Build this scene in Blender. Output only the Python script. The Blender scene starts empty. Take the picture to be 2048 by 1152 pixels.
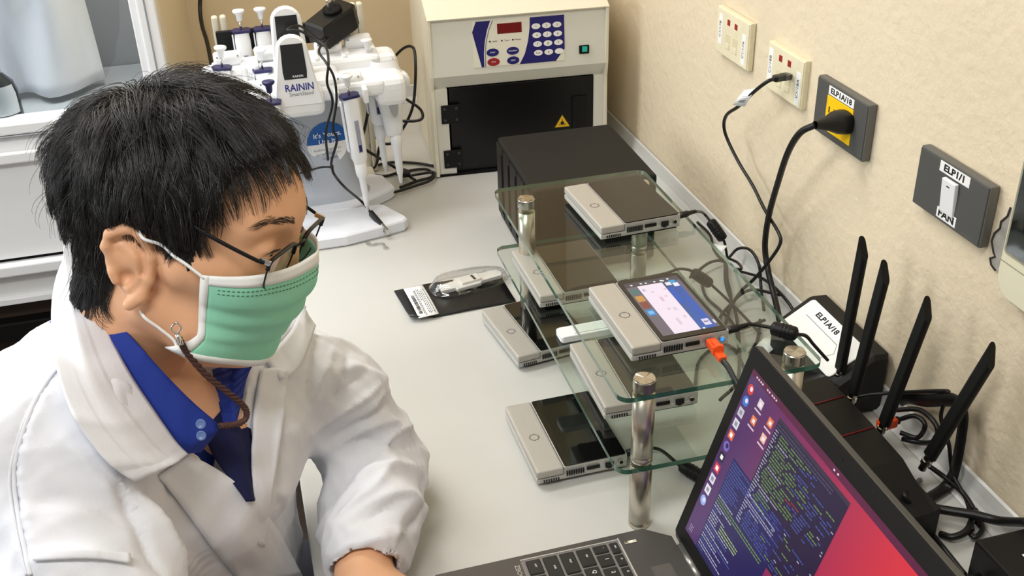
import bpy, bmesh, math, random
import numpy as np
from mathutils import Matrix, Vector
from mathutils.bvhtree import BVHTree
C = bpy.context.scene
COL = C.collection
random.seed(4); RNG = np.random.default_rng(4)

# ------------------------------------------------------------------ camera
CF, CP, CY, CR, CH = 2149.386, 0.518632, 0.247490, -0.032739, 0.83688   # focal (px of 2048), pitch, yaw, roll, height above bench
def cam_axes():
    cy, sy, cp, sp = math.cos(CY), math.sin(CY), math.cos(CP), math.sin(CP)
    f = np.array([sy*cp, cy*cp, -sp]); r = np.array([cy, -sy, 0.0]); u = np.cross(r, f)
    cr, sr = math.cos(CR), math.sin(CR)
    return cr*r+sr*u, -sr*r+cr*u, f
CRt, CU, CFw = cam_axes(); CAM = np.array([0, 0, CH])
cd = bpy.data.cameras.new('camera'); cam = bpy.data.objects.new('camera', cd); COL.objects.link(cam)
mw = Matrix.Identity(4)
for i in range(3):
    mw[i][0], mw[i][1], mw[i][2], mw[i][3] = CRt[i], CU[i], -CFw[i], CAM[i]
cam.matrix_world = mw
cd.sensor_width = 36; cd.lens = CF*36/2048; cd.clip_start = 0.01; cd.clip_end = 50
C.camera = cam
def ray(px, py): return CRt*(px-1024)/CF + CU*(576-py)/CF + CFw
def at_z(px, py, z): d = ray(px, py); return CAM + d*(z-CAM[2])/d[2]
def at_x(px, py, x): d = ray(px, py); return CAM + d*(x-CAM[0])/d[0]
def at_y(px, py, y): d = ray(px, py); return CAM + d*(y-CAM[1])/d[1]
def at_w(px, py, z, x=.716):
    p = at_z(px, py, z); return p if p[0] < x else at_x(px, py, x)
def at_d(px, py, t): return CAM + ray(px, py)*t

# ------------------------------------------------------------------ light
w = bpy.data.worlds.new('world'); C.world = w; w.use_nodes = True
w.node_tree.nodes['Background'].inputs[0].default_value = (1, 0.99, 0.97, 1)
w.node_tree.nodes['Background'].inputs[1].default_value = 0.28
def area(name, loc, size, power, col=(1, 1, 1), target=None, sy=None):
    l = bpy.data.lights.new(name, 'AREA'); l.shape = 'RECTANGLE'; l.size = size; l.size_y = sy or size
    l.energy = power; l.color = col
    o = bpy.data.objects.new(name, l); COL.objects.link(o); o.location = loc
    if target is not None:
        o.rotation_euler = (Vector(target)-Vector(loc)).to_track_quat('-Z', 'Y').to_euler()
    return o
area('ceiling_lamp_rear', (-0.55, 1.75, 1.86), 1.2, 25, (1, .99, .975), sy=.35)
area('ceiling_lamp_front', (-0.60, 0.05, 1.86), 1.2, 27, (1, .99, .975), sy=.35)
area('side_window_daylight', (-2.3, 1.5, 0.9), 1.4, 30, (.93, .97, 1), target=(0.2, 1.3, .1), sy=1.2)
C.view_settings.view_transform = 'Standard'; C.view_settings.look = 'None'
C.view_settings.exposure = 0.0; C.view_settings.gamma = 1; C.view_settings.use_curve_mapping = False

# ------------------------------------------------------------------ materials
def lin(c):
    return tuple(((v/255)/12.92 if v/255 <= .04045 else ((v/255+.055)/1.055)**2.4) for v in c)
MATS = {}
def M(name, col, r=.5, m=0, bump=0, bs=200, bdist=.001, noise=0, ns=8, emit=0, coat=0, spec=.5, aniso=0, alpha=1, sss=0, stretch=None, trans=0, ior=1.45, sheen=0):
    mt = bpy.data.materials.new(name); mt.use_nodes = True
    nt = mt.node_tree; p = nt.nodes['Principled BSDF']; L = nt.links
    c = lin(col)
    p.inputs['Base Color'].default_value = (*c, 1); p.inputs['Roughness'].default_value = r; p.inputs['Metallic'].default_value = m
    p.inputs['Specular IOR Level'].default_value = spec; p.inputs['Coat Weight'].default_value = coat
    p.inputs['Alpha'].default_value = alpha
    p.inputs['Transmission Weight'].default_value = trans; p.inputs['IOR'].default_value = ior
    if sheen: p.inputs['Sheen Weight'].default_value = sheen
    if aniso: p.inputs['Anisotropic'].default_value = aniso
    if sss:
        p.inputs['Subsurface Weight'].default_value = sss; p.inputs['Subsurface Radius'].default_value = (1, .35, .2); p.inputs['Subsurface Scale'].default_value = .004
    if emit:
        p.inputs['Emission Color'].default_value = (*c, 1); p.inputs['Emission Strength'].default_value = emit
    if bump or noise:
        tc = nt.nodes.new('ShaderNodeTexCoord'); src = tc.outputs['Object']
        if stretch:
            mp = nt.nodes.new('ShaderNodeMapping'); mp.inputs['Scale'].default_value = stretch; L.new(src, mp.inputs[0]); src = mp.outputs[0]
    if bump:
        n = nt.nodes.new('ShaderNodeTexNoise'); n.inputs['Scale'].default_value = bs; n.inputs['Detail'].default_value = 4; L.new(src, n.inputs[0])
        b = nt.nodes.new('ShaderNodeBump'); b.inputs['Strength'].default_value = bump; b.inputs['Distance'].default_value = bdist
        L.new(n.outputs[0], b.inputs['Height']); L.new(b.outputs[0], p.inputs['Normal'])
    if noise:
        n = nt.nodes.new('ShaderNodeTexNoise'); n.inputs['Scale'].default_value = ns; n.inputs['Detail'].default_value = 5; L.new(src, n.inputs[0])
        cr = nt.nodes.new('ShaderNodeValToRGB'); e = cr.color_ramp.elements
        e[0].position = .3; e[1].position = .7
        e[0].color = (*[v*(1-noise) for v in c], 1); e[1].color = (*[min(1, v*(1+noise)) for v in c], 1)
        L.new(n.outputs[0], cr.inputs[0]); L.new(cr.outputs[0], p.inputs['Base Color'])
    MATS[name] = mt
    return mt
def clear(name, tint, gloss=1.0, fres=1.45, rough=0.0, base=0.0):
    """thin clear sheet: transparent body tinted by the pane, mirror reflection by Fresnel"""
    mt = bpy.data.materials.new(name); mt.use_nodes = True; nt = mt.node_tree; nt.nodes.clear()
    o = nt.nodes.new('ShaderNodeOutputMaterial'); t = nt.nodes.new('ShaderNodeBsdfTransparent'); g = nt.nodes.new('ShaderNodeBsdfGlossy')
    t.inputs[0].default_value = (*lin(tint), 1); g.inputs['Roughness'].default_value = rough; g.inputs[0].default_value = (1, 1, 1, 1)
    f = nt.nodes.new('ShaderNodeFresnel'); f.inputs[0].default_value = fres
    mu = nt.nodes.new('ShaderNodeMath'); mu.operation = 'MULTIPLY_ADD'; mu.inputs[1].default_value = gloss; mu.inputs[2].default_value = base
    x = nt.nodes.new('ShaderNodeMixShader'); ge = nt.nodes.new('ShaderNodeNewGeometry'); bf = nt.nodes.new('ShaderNodeMath'); bf.operation = 'SUBTRACT'; bf.inputs[0].default_value = 1; nt.links.new(ge.outputs['Backfacing'], bf.inputs[1])
    m2 = nt.nodes.new('ShaderNodeMath'); m2.operation = 'MULTIPLY'   # inner faces only pass light on
    nt.links.new(f.outputs[0], mu.inputs[0]); nt.links.new(mu.outputs[0], m2.inputs[0]); nt.links.new(bf.outputs[0], m2.inputs[1]); nt.links.new(m2.outputs[0], x.inputs[0])
    nt.links.new(t.outputs[0], x.inputs[1]); nt.links.new(g.outputs[0], x.inputs[2]); nt.links.new(x.outputs[0], o.inputs[0])
    MATS[name] = mt; return mt
def attr_mat(name, r=.4, emit=0, attr='col'):
    mt = bpy.data.materials.new(name); mt.use_nodes = True; nt = mt.node_tree; p = nt.nodes['Principled BSDF']
    a = nt.nodes.new('ShaderNodeAttribute'); a.attribute_name = attr
    nt.links.new(a.outputs['Color'], p.inputs['Base Color']); p.inputs['Roughness'].default_value = r
    if emit:
        nt.links.new(a.outputs['Color'], p.inputs['Emission Color']); p.inputs['Emission Strength'].default_value = emit
        p.inputs['Base Color'].default_value = (0, 0, 0, 1); nt.links.remove(p.inputs['Base Color'].links[0])
    MATS[name] = mt; return mt

wallm = M('wall_paint', (221, 206, 178), .75, bump=.55, bs=70, bdist=.004, noise=.04, ns=3)
backm = M('wall_paint_shaded', (214, 194, 158), .75, bump=.25, bs=60, bdist=.002)  # same paint as the right wall, back wall's shade put into the colour
trimm = M('trim_pvc', (206, 206, 202), .35)
laminate = M('bench_laminate', (190, 189, 184), .42, noise=.02, ns=5)
floorm = M('floor_vinyl', (62, 50, 42), .6, noise=.15, ns=6)
ceilm = M('ceiling_paint', (235, 233, 228), .9)
silver = M('silver_shell', (186, 185, 181), .42, m=.35, spec=.5)
silver_lid = M('silver_lid', (176, 172, 164), .5, m=.3)
blackgloss = M('black_screen_glass', (10, 10, 10), .05, coat=.15, spec=.5)
blackp = M('black_plastic', (11, 11, 11), .45, spec=.35)
blackm = M('black_matte', (7, 7, 7), .75, spec=.25)
darkport = M('port_dark', (6, 6, 6), .6)
nas_m = M('charcoal_metal', (25, 24, 22), .6, spec=.3, bump=.15, bs=900, bdist=.0005)
steel = M('brushed_steel', (200, 194, 182), .3, m=1, bump=.12, bs=60, bdist=.0006, stretch=(12, 12, .6))
steel_top = M('turned_steel', (190, 185, 176), .22, m=1, aniso=.8)
chrome = M('chrome', (215, 212, 205), .15, m=1)
glass_face = clear('glass_sheet', (245, 249, 246), 1.0, 1.5)
glass_edge = M('glass_edge_green', (58, 104, 88), .08, coat=.5, trans=.35)
pane_m = clear('cabinet_glass', (222, 226, 228), .9, 1.5)
plastic_clear = clear('clear_plastic', (236, 236, 236), 1.2, 1.5, .05, .05)
white_p = M('white_plastic', (232, 233, 234), .35)
cool_p = M('cool_white_plastic', (226, 229, 236), .4)
grey_col = M('column_grey', (178, 184, 194), .45)
navy = M('navy_plastic', (28, 26, 78), .4)
cream_case = M('cream_enamel', (216, 215, 204), .45)
cream_top = M('cream_enamel_top', (222, 216, 196), .5)
cream_pl = M('cream_plate', (226, 217, 186), .5, noise=.05, ns=40)
grey_pl = M('grey_plate', (80, 80, 78), .5, spec=.35)
grey_pl_edge = M('grey_plate_edge', (98, 97, 93), .45)
yellow = M('yellow_socket', (246, 198, 4), .4)
white_lab = M('white_label', (238, 238, 236), .55)
ink = M('black_ink', (14, 14, 14), .6)
blue_ink = M('blue_ink', (34, 34, 130), .6)
grey_ink = M('grey_ink', (120, 124, 134), .6)
white_ink = M('white_ink', (240, 242, 246), .6)
red_ink = M('red_ink', (150, 28, 30), .5)
blue_label = M('blue_label', (18, 92, 172), .5)
red_win = M('red_window', (112, 16, 16), .25)
orange = M('orange_plastic', (238, 84, 28), .4)
cable_m = M('cable_rubber', (13, 13, 13), .42)
cable_g = M('flat_cable', (40, 40, 42), .4)
wood = M('dark_wood', (58, 44, 34), .6, noise=.3, ns=4)
cement = M('cement_grey', (150, 146, 138), .9, noise=.2, ns=60, bump=.6, bs=200)
alu = M('white_aluminium', (240, 241, 242), .4)
grey_shade = M('cabinet_interior', (150, 152, 154), .7)
cloth_w = M('white_cloth', (238, 238, 242), .85, bump=.2, bs=400)
laptop_m = M('laptop_grey', (88, 86, 84), .42, m=.55)
laptop_hinge = M('laptop_hinge', (138, 136, 132), .3, m=.7)
key_m = M('key_black', (30, 29, 28), .5)
bezel_m = M('laptop_bezel', (10, 10, 10), .5, spec=.35)
screen_txt = attr_mat('screen_pixels', .3, 0.95)
green_led = M('green_switch', (30, 150, 130), .3, emit=.35)
blue_led = M('blue_power_light', (40, 120, 255), .3, emit=1.6)

# ------------------------------------------------------------------ mesh helpers
class MB:
    def __init__(s): s.v = []; s.f = []; s.mi = []; s.cur = 0; s.sm = []; s.smooth = False
    def add(s, vs, fs, mi=None, smooth=None):
        o = len(s.v); s.v += [tuple(float(c) for c in v) for v in vs]; s.f += [tuple(i+o for i in f) for f in fs]
        s.mi += [s.cur if mi is None else mi]*len(fs); s.sm += [s.smooth if smooth is None else smooth]*len(fs); return s
    def box(s, c, d, bev=0, rz=0, mi=None, seg=2, mat=None):
        bm = bmesh.new(); bmesh.ops.create_cube(bm, size=1)
        for v in bm.verts: v.co = Vector((v.co.x*d[0], v.co.y*d[1], v.co.z*d[2]))
        if bev: bmesh.ops.bevel(bm, geom=bm.edges[:], offset=min(bev, min(d)*.49), segments=seg, affect='EDGES', profile=.6)
        X = Matrix.Translation(c) @ (mat if mat is not None else Matrix.Rotation(rz, 4, 'Z'))
        bm.verts.index_update()
        vs = [X @ v.co for v in bm.verts]; fs = [[v.index for v in f.verts] for f in bm.faces]; bm.free()
        return s.add(vs, fs, mi, False)
    def prism(s, poly, z0, z1, bev=0, mi=None, side_mi=None, X=None):
        """polygon in xy extruded z0..z1, small chamfer"""
        n = len(poly); vs = []
        rings = [(z0, 0)] if not bev else [(z0, bev), (z0+bev, 0)]
        rings += [(z1, 0)] if not bev else [(z1-bev, 0), (z1, bev)]
        cx = sum(p[0] for p in poly)/n; cy = sum(p[1] for p in poly)/n
        for z, ins in rings:
            for p in poly:
                dx, dy = p[0]-cx, p[1]-cy; l = math.hypot(dx, dy) or 1
                vs.append((p[0]-dx/l*ins, p[1]-dy/l*ins, z))
        if X is not None: vs = [X @ Vector(v) for v in vs]
        R = len(rings); fs = []; 
        for k in range(R-1):
            for i in range(n):
                j = (i+1) % n; fs.append((k*n+i, k*n+j, (k+1)*n+j, (k+1)*n+i))
        a = mi if mi is not None else s.cur; b = side_mi if side_mi is not None else a
        s.add(vs, fs, b, False)
        o = len(s.v)-len(vs)
        s.f.append(tuple(o+i for i in range(n))[::-1]); s.mi.append(a); s.sm.append(False)
        s.f.append(tuple(o+(R-1)*n+i for i in range(n))); s.mi.append(a); s.sm.append(False)
        return s
    def lathe(s, prof, X=None, n=24, mi=None, smooth=True, cap=True):
        """profile [(r,z)] about z"""
        vs = []; fs = []; k = len(prof)
        for r, z in prof:
            for i in range(n):
                a = 2*math.pi*i/n; vs.append(Vector((r*math.cos(a), r*math.sin(a), z)))
        if X is not None: vs = [X @ v for v in vs]
        for j in range(k-1):
            for i in range(n):
                i2 = (i+1) % n; fs.append((j*n+i, j*n+i2, (j+1)*n+i2, (j+1)*n+i))
        s.add(vs, fs, mi, smooth)
        if cap:
            o = len(s.v)-len(vs); a = s.cur if mi is None else mi
            s.f.append(tuple(o+i for i in range(n))[::-1]); s.mi.append(a); s.sm.append(False)
            s.f.append(tuple(o+(k-1)*n+i for i in range(n))); s.mi.append(a); s.sm.append(False)
        return s
    def tube(s, pts, r, n=8, mi=None, flat=1.0, smooth=True, rad=None):
        pts = [np.array(p, float) for p in pts]; m = len(pts); vs = []; fs = []
        up = np.array([0, 0, 1.0]); 
        t0 = pts[1]-pts[0]; t0 = t0/(np.linalg.norm(t0)+1e-12)
        if abs(t0 @ up) > .9: up = np.array([1.0, 0, 0])
        nrm = np.cross(t0, up); nrm /= np.linalg.norm(nrm)
        for i in range(m):
            t = pts[min(i+1, m-1)]-pts[max(i-1, 0)]; t = t/(np.linalg.norm(t)+1e-12)
            nrm = nrm-t*(nrm @ t); nrm /= (np.linalg.norm(nrm)+1e-12); b = np.cross(t, nrm)
            rr = rad[i] if rad is not None else r
            for k in range(n):
                a = 2*math.pi*k/n; vs.append(pts[i]+rr*(math.cos(a)*nrm+math.sin(a)*flat*b))
        for i in range(m-1):
            for k in range(n):
                k2 = (k+1) % n; fs.append((i*n+k, i*n+k2, (i+1)*n+k2, (i+1)*n+k))
        fs.append(tuple(range(n))[::-1]); fs.append(tuple((m-1)*n+k for k in range(n)))
        return s.add(vs, fs, mi, smooth)
    def grid(s, P, mi=None, smooth=True, thick=0, flip=False):
        """P[r][c] points; optional thickness along normals"""
        P = np.array(P, float); R, K = P.shape[:2]
        du = np.gradient(P, axis=1); dv = np.gradient(P, axis=0); N = np.cross(du, dv); N /= (np.linalg.norm(N, axis=2, keepdims=True)+1e-12)
        if flip: N = -N
        lay = [P] if not thick else [P, P-N*thick]
        vs = np.concatenate([l.reshape(-1, 3) for l in lay]); fs = []
        for li in range(len(lay)):
            o = li*R*K
            for a in range(R-1):
                for b in range(K-1):
                    q = (o+a*K+b, o+a*K+b+1, o+(a+1)*K+b+1, o+(a+1)*K+b); fs.append(q if li == 0 else q[::-1])
        if thick:
            o = R*K; rim = [(0, b) for b in range(K)]+[(a, K-1) for a in range(1, R)]+[(R-1, b) for b in range(K-2, -1, -1)]+[(a, 0) for a in range(R-2, 0, -1)]
            for i in range(len(rim)):
                a, b = rim[i]; c, d = rim[(i+1) % len(rim)]
                fs.append((a*K+b, o+a*K+b, o+c*K+d, c*K+d))
        return s.add(vs, fs, mi, smooth)
    def mesh(s, name):
        me = bpy.data.meshes.new(name); me.from_pydata(s.v, [], s.f)
        me.polygons.foreach_set('material_index', s.mi); me.polygons.foreach_set('use_smooth', s.sm); me.update(); return me
    def build(s, name, mats, parent=None, loc=(0, 0, 0), rz=0, kind=None):
        me = s.mesh(name)
        for m in (mats if isinstance(mats, (list, tuple)) else [mats]): me.materials.append(m)
        o = bpy.data.objects.new(name, me); COL.objects.link(o); o.location = loc; o.rotation_euler = (0, 0, rz)
        if parent: o.parent = parent
        if kind: o['kind'] = kind
        return o
def tag(o, label, cat, group=None):
    o['label'] = label; o['category'] = cat
    if group: o['group'] = group
    return o
def thing(name, loc, label, cat, rz=0, group=None, mat=None):
    o = bpy.data.objects.new(name, None); COL.objects.link(o); o.empty_display_size = .02
    if mat is not None: o.matrix_world = mat
    else: o.location = loc; o.rotation_euler = (0, 0, rz)
    return tag(o, label, cat, group)
def copy_tree(o, parent=None):
    c = o.copy(); COL.objects.link(c)
    if parent: c.parent = parent
    for ch in o.children: copy_tree(ch, c)
    return c
def frame(loc, X, Y):
    """4x4 with local x along X and local y along Y"""
    X = Vector(X).normalized(); Y = Vector(Y); Y = (Y-X*X.dot(Y)).normalized(); Z = X.cross(Y)
    m = Matrix.Identity(4)
    for i in range(3): m[i][0], m[i][1], m[i][2], m[i][3] = X[i], Y[i], Z[i], loc[i]
    return m
def text(body, size, mt, parent, X, name='lettering', bold=0, ext=.00015, align='CENTER', sx=1):
    cu = bpy.data.curves.new(name, 'FONT'); cu.body = body; cu.size = size; cu.align_x = align; cu.align_y = 'CENTER'; cu.extrude = ext; cu.resolution_u = 2
    cu.offset = bold
    t = bpy.data.objects.new('tmp', cu); COL.objects.link(t)
    dg = bpy.context.evaluated_depsgraph_get(); dg.update(); me = bpy.data.meshes.new_from_object(t.evaluated_get(dg)); me.name = name
    bpy.data.objects.remove(t); bpy.data.curves.remove(cu)
    me.materials.clear(); me.materials.append(mt)
    if sx != 1: me.transform(Matrix.Diagonal((sx, 1, 1, 1)))
    o = bpy.data.objects.new(name, me); COL.objects.link(o)
    if parent: o.parent = parent
    o.matrix_local = X
    return o
def T(x, y, z): return Matrix.Translation((x, y, z))
def spline(pts, n=8):
    """Catmull-Rom through points"""
    P = [np.array(p, float) for p in pts]; P = [2*P[0]-P[1]]+P+[2*P[-1]-P[-2]]; out = []
    for i in range(1, len(P)-2):
        for k in range(n):
            t = k/n; a, b, c, d = P[i-1], P[i], P[i+1], P[i+2]
            out.append(.5*((2*b)+(c-a)*t+(2*a-5*b+4*c-d)*t*t+(3*b-a-3*c+d)*t**3))
    out.append(P[-2]); return out
def rrect(x0, y0, x1, y1, r, n=5):
    out = []
    for cx, cy, a0 in ((x1-r, y1-r, 0), (x0+r, y1-r, 90), (x0+r, y0+r, 180), (x1-r, y0+r, 270)):
        for k in range(n+1):
            a = math.radians(a0+90*k/n); out.append((cx+r*math.cos(a), cy+r*math.sin(a)))
    return out
def struct(o): o['kind'] = 'structure'; return o

# ------------------------------------------------------------------ room
XW, YB, ZF, ZC = 0.735, 2.33, -0.75, 1.9
# right wall: slightly lumpy plaster as real relief in view
yy = np.linspace(-1.2, YB+.1, 120); zz = np.linspace(ZF, ZC, 90)
P = np.zeros((len(zz), len(yy), 3))
for i, z in enumerate(zz):
    for j, y in enumerate(yy):
        P[i, j] = (XW+.0012*math.sin(9*y+3*math.sin(5*z))*math.sin(7*z+2*y), y, z)
struct(MB().grid(P, thick=-.06).build('wall_right', wallm))
wr = bpy.data.objects['wall_right']
struct(MB().box((-.4, YB+.03, .575), (2.4, .06, 2.65)).build('wall_back', backm))
struct(MB().box((-.8, .6, ZF-.02), (3.2, 3.7, .04)).build('floor', floorm))
struct(MB().box((-.8, .6, ZC+.02), (3.2, 3.7, .04)).build('ceiling', ceilm))
# cove trims where the bench meets the walls
def cove(name, a, b, inward, h=.034, d=.016):
    a, b, q = np.array(a, float), np.array(b, float), np.array(inward, float); rows = []
    prof = [(0.0005, h+.002), (.0035, h), (.005, h*.6), (.007, h*.3), (d*.75, .004), (d, .0006)]
    for o, z in prof: rows.append([a+q*o+np.array([0, 0, z]), b+q*o+np.array([0, 0, z])])
    rows.append([a+np.array([0, 0, .0006]), b+np.array([0, 0, .0006])])
    return struct(MB().grid(rows, thick=.0003, smooth=False).build(name, trimm))
cove('trim_1', (XW-.001, -.3, 0), (XW-.001, YB, 0), (-1, 0, 0))
cove('trim_2', (-.008, YB, 0), (XW, YB, 0), (0, -1, 0))
# chipped plaster beside the wall unit
chip = [at_x(a, b, XW-.0026) for a, b in ((2022, 415), (2016, 432), (2003, 443), (2001, 456), (1990, 466), (1984, 482), (1988, 505), (1991, 513), (1981, 516), (1983, 529), (1992, 541), (2030, 555), (2040, 440))]
m = MB(); m.add([Vector(p) for p in chip]+[Vector(p)+Vector((.005, 0, 0)) for p in chip],
      [tuple(range(len(chip)))]+[(i, (i+1) % len(chip), len(chip)+(i+1) % len(chip), len(chip)+i) for i in range(len(chip))])
o = struct(m.build('bare_cement_patch', cement, wr))
m = MB(); m.tube([Vector(p)-Vector((.0006, 0, 0)) for p in chip[:11]], .0011, 5); struct(m.build('plaster_crack', M('crack_dark', (52, 48, 44), .9), wr))

# ------------------------------------------------------------------ bench
XE = -.008
t = thing('lab_bench', (0, 0, ZF), 'long white laminate lab bench along the plastered wall, carrying the shelf and instruments', 'bench')
def bp(m, n, mt): return m.build(n, mt, t, (0, 0, -ZF))
bp(MB().box(((XE+XW)/2-.002, (YB-.3)/2, -.0155), (XW-XE-.006, YB+.3-.004, .030), .002), 'worktop', laminate)
for y in (-.2, 1.50, 2.2): bp(MB().box((.40, y, (ZF-.031)/2), (.6, .03, -ZF-.032), .002), 'support_panel', M('panel_grey', (150, 148, 145), .6))
bp(MB().box((.69, 1.0, -.4), (.02, 2.4, .6)), 'rear_panel', MATS['panel_grey'])
# ------------------------------------------------------------------ glass shelf stand
SHX, SHY, SHA, SW, SD = .44336, 1.12099, -.00584, .2333, .5479
H1, H2 = .0907, .1852
t = thing('glass_shelf_stand', (SHX, SHY, 0), 'two-tier clear glass shelf stand on four brushed steel posts, holding the silver devices', 'shelf stand', SHA)
for z, n in ((H1, 'lower_shelf'), (H2, 'upper_shelf')):
    MB().prism(rrect(-SW/2, -SD/2, SW/2, SD/2, .014, 6), z-.006, z, 0, 0, 1).build(n, [glass_face, glass_edge], t)
for sx in (-1, 1):
    for sy in (-1, 1):
        px, py, R = sx*(SW/2-.031), sy*(SD/2-.046 if sy > 0 else SD/2-.0085-.0025), .0121
        py = sy*(SD/2-.072) if sy > 0 else -(SD/2-.0125)
        X = T(px, py, 0)
        m = MB().lathe([(.0118, 0), (R, .001), (R, .006), (.0108, .0066), (.0108, .0078), (R, .0084), (R, H1-.0085), (.011, H1-.0075), (.011, H1-.0062)], X, 28)
        o = m.build('post', steel, t)
        MB().lathe([(.011, H1+.0002), (R, H1+.001), (R, H1+.006), (.0108, H1+.0068), (.0108, H1+.009), (R, H1+.0098), (R, H2-.0065)], X, 28).build('upper_tube', steel, o)
        MB().lathe([(R, H2+.0002), (R, H2+.012), (.0113, H2+.013)], X, 28, smooth=False).add([(px, py, H2+.0138)]+[(px+.0113*math.cos(2*math.pi*k/24), py+.0113*math.sin(2*math.pi*k/24), H2+.0132+(.0009 if k % 6 < 3 else 0)*(.4+.6*(k % 3)/2)) for k in range(24)], [(0, k+1, (k+1) % 24+1) for k in range(24)], smooth=False).build('cap', steel_top, o)

# ------------------------------------------------------------------ sequencing devices
DW, DL, Z0, Z1 = .114, .140, .004, .0228
def device(loc, rz, label):
    t = thing('sequencing_device', loc, label, 'device', rz, 'silver touchscreen devices on and around the glass shelves')
    xs = -DW/2+.300*DW                      # seam between lid and screen
    # lower tray: walls around, front with real slots
    m = MB(); zm = Z0+.0075
    m.box((0, .0006, (Z0+zm)/2), (DW, DL-.0012, zm-Z0), .0022)
    m.box(((xs+DW/2)/2, .0009, (zm+Z1)/2-.0008), (DW/2-xs, DL-.0018, Z1-zm-.0002), .0009)
    m.build('shell', silver, t)
    MB().box(((-DW/2+xs)/2-.0002, 0, (zm+.0007+Z1)/2), (xs+DW/2-.0006, DL, Z1-zm-.0007), .0028, seg=3).build('lid', silver_lid, t)
    MB().prism(rrect(xs+.0008, -DL/2+.0022, DW/2-.0016, DL/2-.002, .003, 4), Z1-.0009, Z1+.0004, 0).build('screen', blackgloss, t)
    fy = -DL/2
    def slot(x0, x1, z0, z1, nm='vent_slot', d=.0008, mt=darkport):
        return MB().box((x0*DW-DW/2+(x1-x0)*DW/2, fy-.0001+(d/2 if d < 0 else 0), (z0+z1)/2), ((x1-x0)*DW, .0012, z1-z0), .0004).build(nm, mt, t)
    first = None
    for k in range(7):
        x = .072+k*.0262
        if first is None: first = slot(x, x+.013, Z0+.0022, Z0+.0058)
        else:
            c = first.copy(); COL.objects.link(c); c.location.x = k*.0262*DW
    firstb = None
    for k in range(8):
        if firstb is None: firstb = slot(.322, .338, Z0+.0052, Z0+.0128)
        else:
            c = firstb.copy(); COL.objects.link(c); c.location.x = k*.0255*DW
    u = slot(.545, .69, Z0+.0078, Z0+.0126, 'usb_port')
    MB().box((.6175*DW-DW/2, fy-.0006, Z0+.0108), (.12*DW, .0008, .0012), .0002).build('port_tongue', blackp, u)
    slot(.752, .845, Z0+.0052, Z0+.0126, 'network_port'); slot(.777, .82, Z0+.0035, Z0+.006, 'network_port_latch')
    X = T(.925*DW-DW/2, fy+.0002, Z0+.0094) @ Matrix.Rotation(math.pi/2, 4, 'X')
    b = MB().lathe([(.0036, 0), (.0036, .0009), (.0026, .0012)], X, 20, smooth=False).build('power_button', chrome, t)
    MB().lathe([(.0024, .0009), (.0024, .0015)], X, 16, smooth=False).build('button_lens', darkport, b)
    MB().box((0.004, .002, Z0/2+.0002), (DW-.012, DL-.008, Z0+.0004), .001).build('foot_plate', blackm, t)
    # wheel emblem on the lid
    m = MB(); cx, cy = (-DW/2+xs)/2, -.004
    for k in range(40):
        a, b2 = 2*math.pi*k/40, 2*math.pi*(k+1)/40
        if k % 10 == 9: r0, r1 = .0050, .0068
        else: r0, r1 = .0050, .0061
        m.add([(cx+r*math.cos(q), cy+r*math.sin(q), Z1+.00008) for q in (a, b2) for r in (r0, r1)], [(0, 1, 3, 2)])
        if k % 5 == 2:
            m.add([(cx+r*math.cos(a+o), cy+r*math.sin(a+o), Z1+.00008) for o, r in ((0, .0060), (.10, .0060), (.24, .0074), (.17, .0074))], [(0, 1, 2, 3)])
    m.build('wheel_emblem', M('emblem_grey', (88, 84, 80), .5) if 'emblem_grey' not in MATS else MATS['emblem_grey'], t)
    return t
spots = [
 ('A', (.47509, 1.25681, H2), .0483, 'silver touchscreen device with blank olive screen at the rear of the upper glass shelf'),
 ('B', (.41425, .97400, H2), .01706, 'silver touchscreen device with lit screen and orange plug on the upper glass shelf'),
 ('C', (.39586, 1.26508, H1), .01233, 'silver touchscreen device with a blank brown screen, rear of the lower glass shelf'),
 ('D', (.35466, 1.27138, 0), .12965, 'silver touchscreen device lying on the bench partly below the rear of the lower glass shelf'),
 ('E', (.39774, 1.00159, H1), -.01952, 'silver touchscreen device on the lower glass shelf, beneath the lit device'),
 ('F', (.31874, 1.02151, 0), .01628, 'silver touchscreen device with glossy black screen on the bench, nearest the laptop')]
DEV = {}
proto = None
for k, loc, rz, lab in spots:
    loc = (loc[0], loc[1], loc[2]+.0003)
    if proto is None: o = proto = device(loc, rz, lab)
    else:
        o = copy_tree(proto); o.location = loc; o.rotation_euler = (0, 0, rz); o['label'] = lab
    DEV[k] = o
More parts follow.
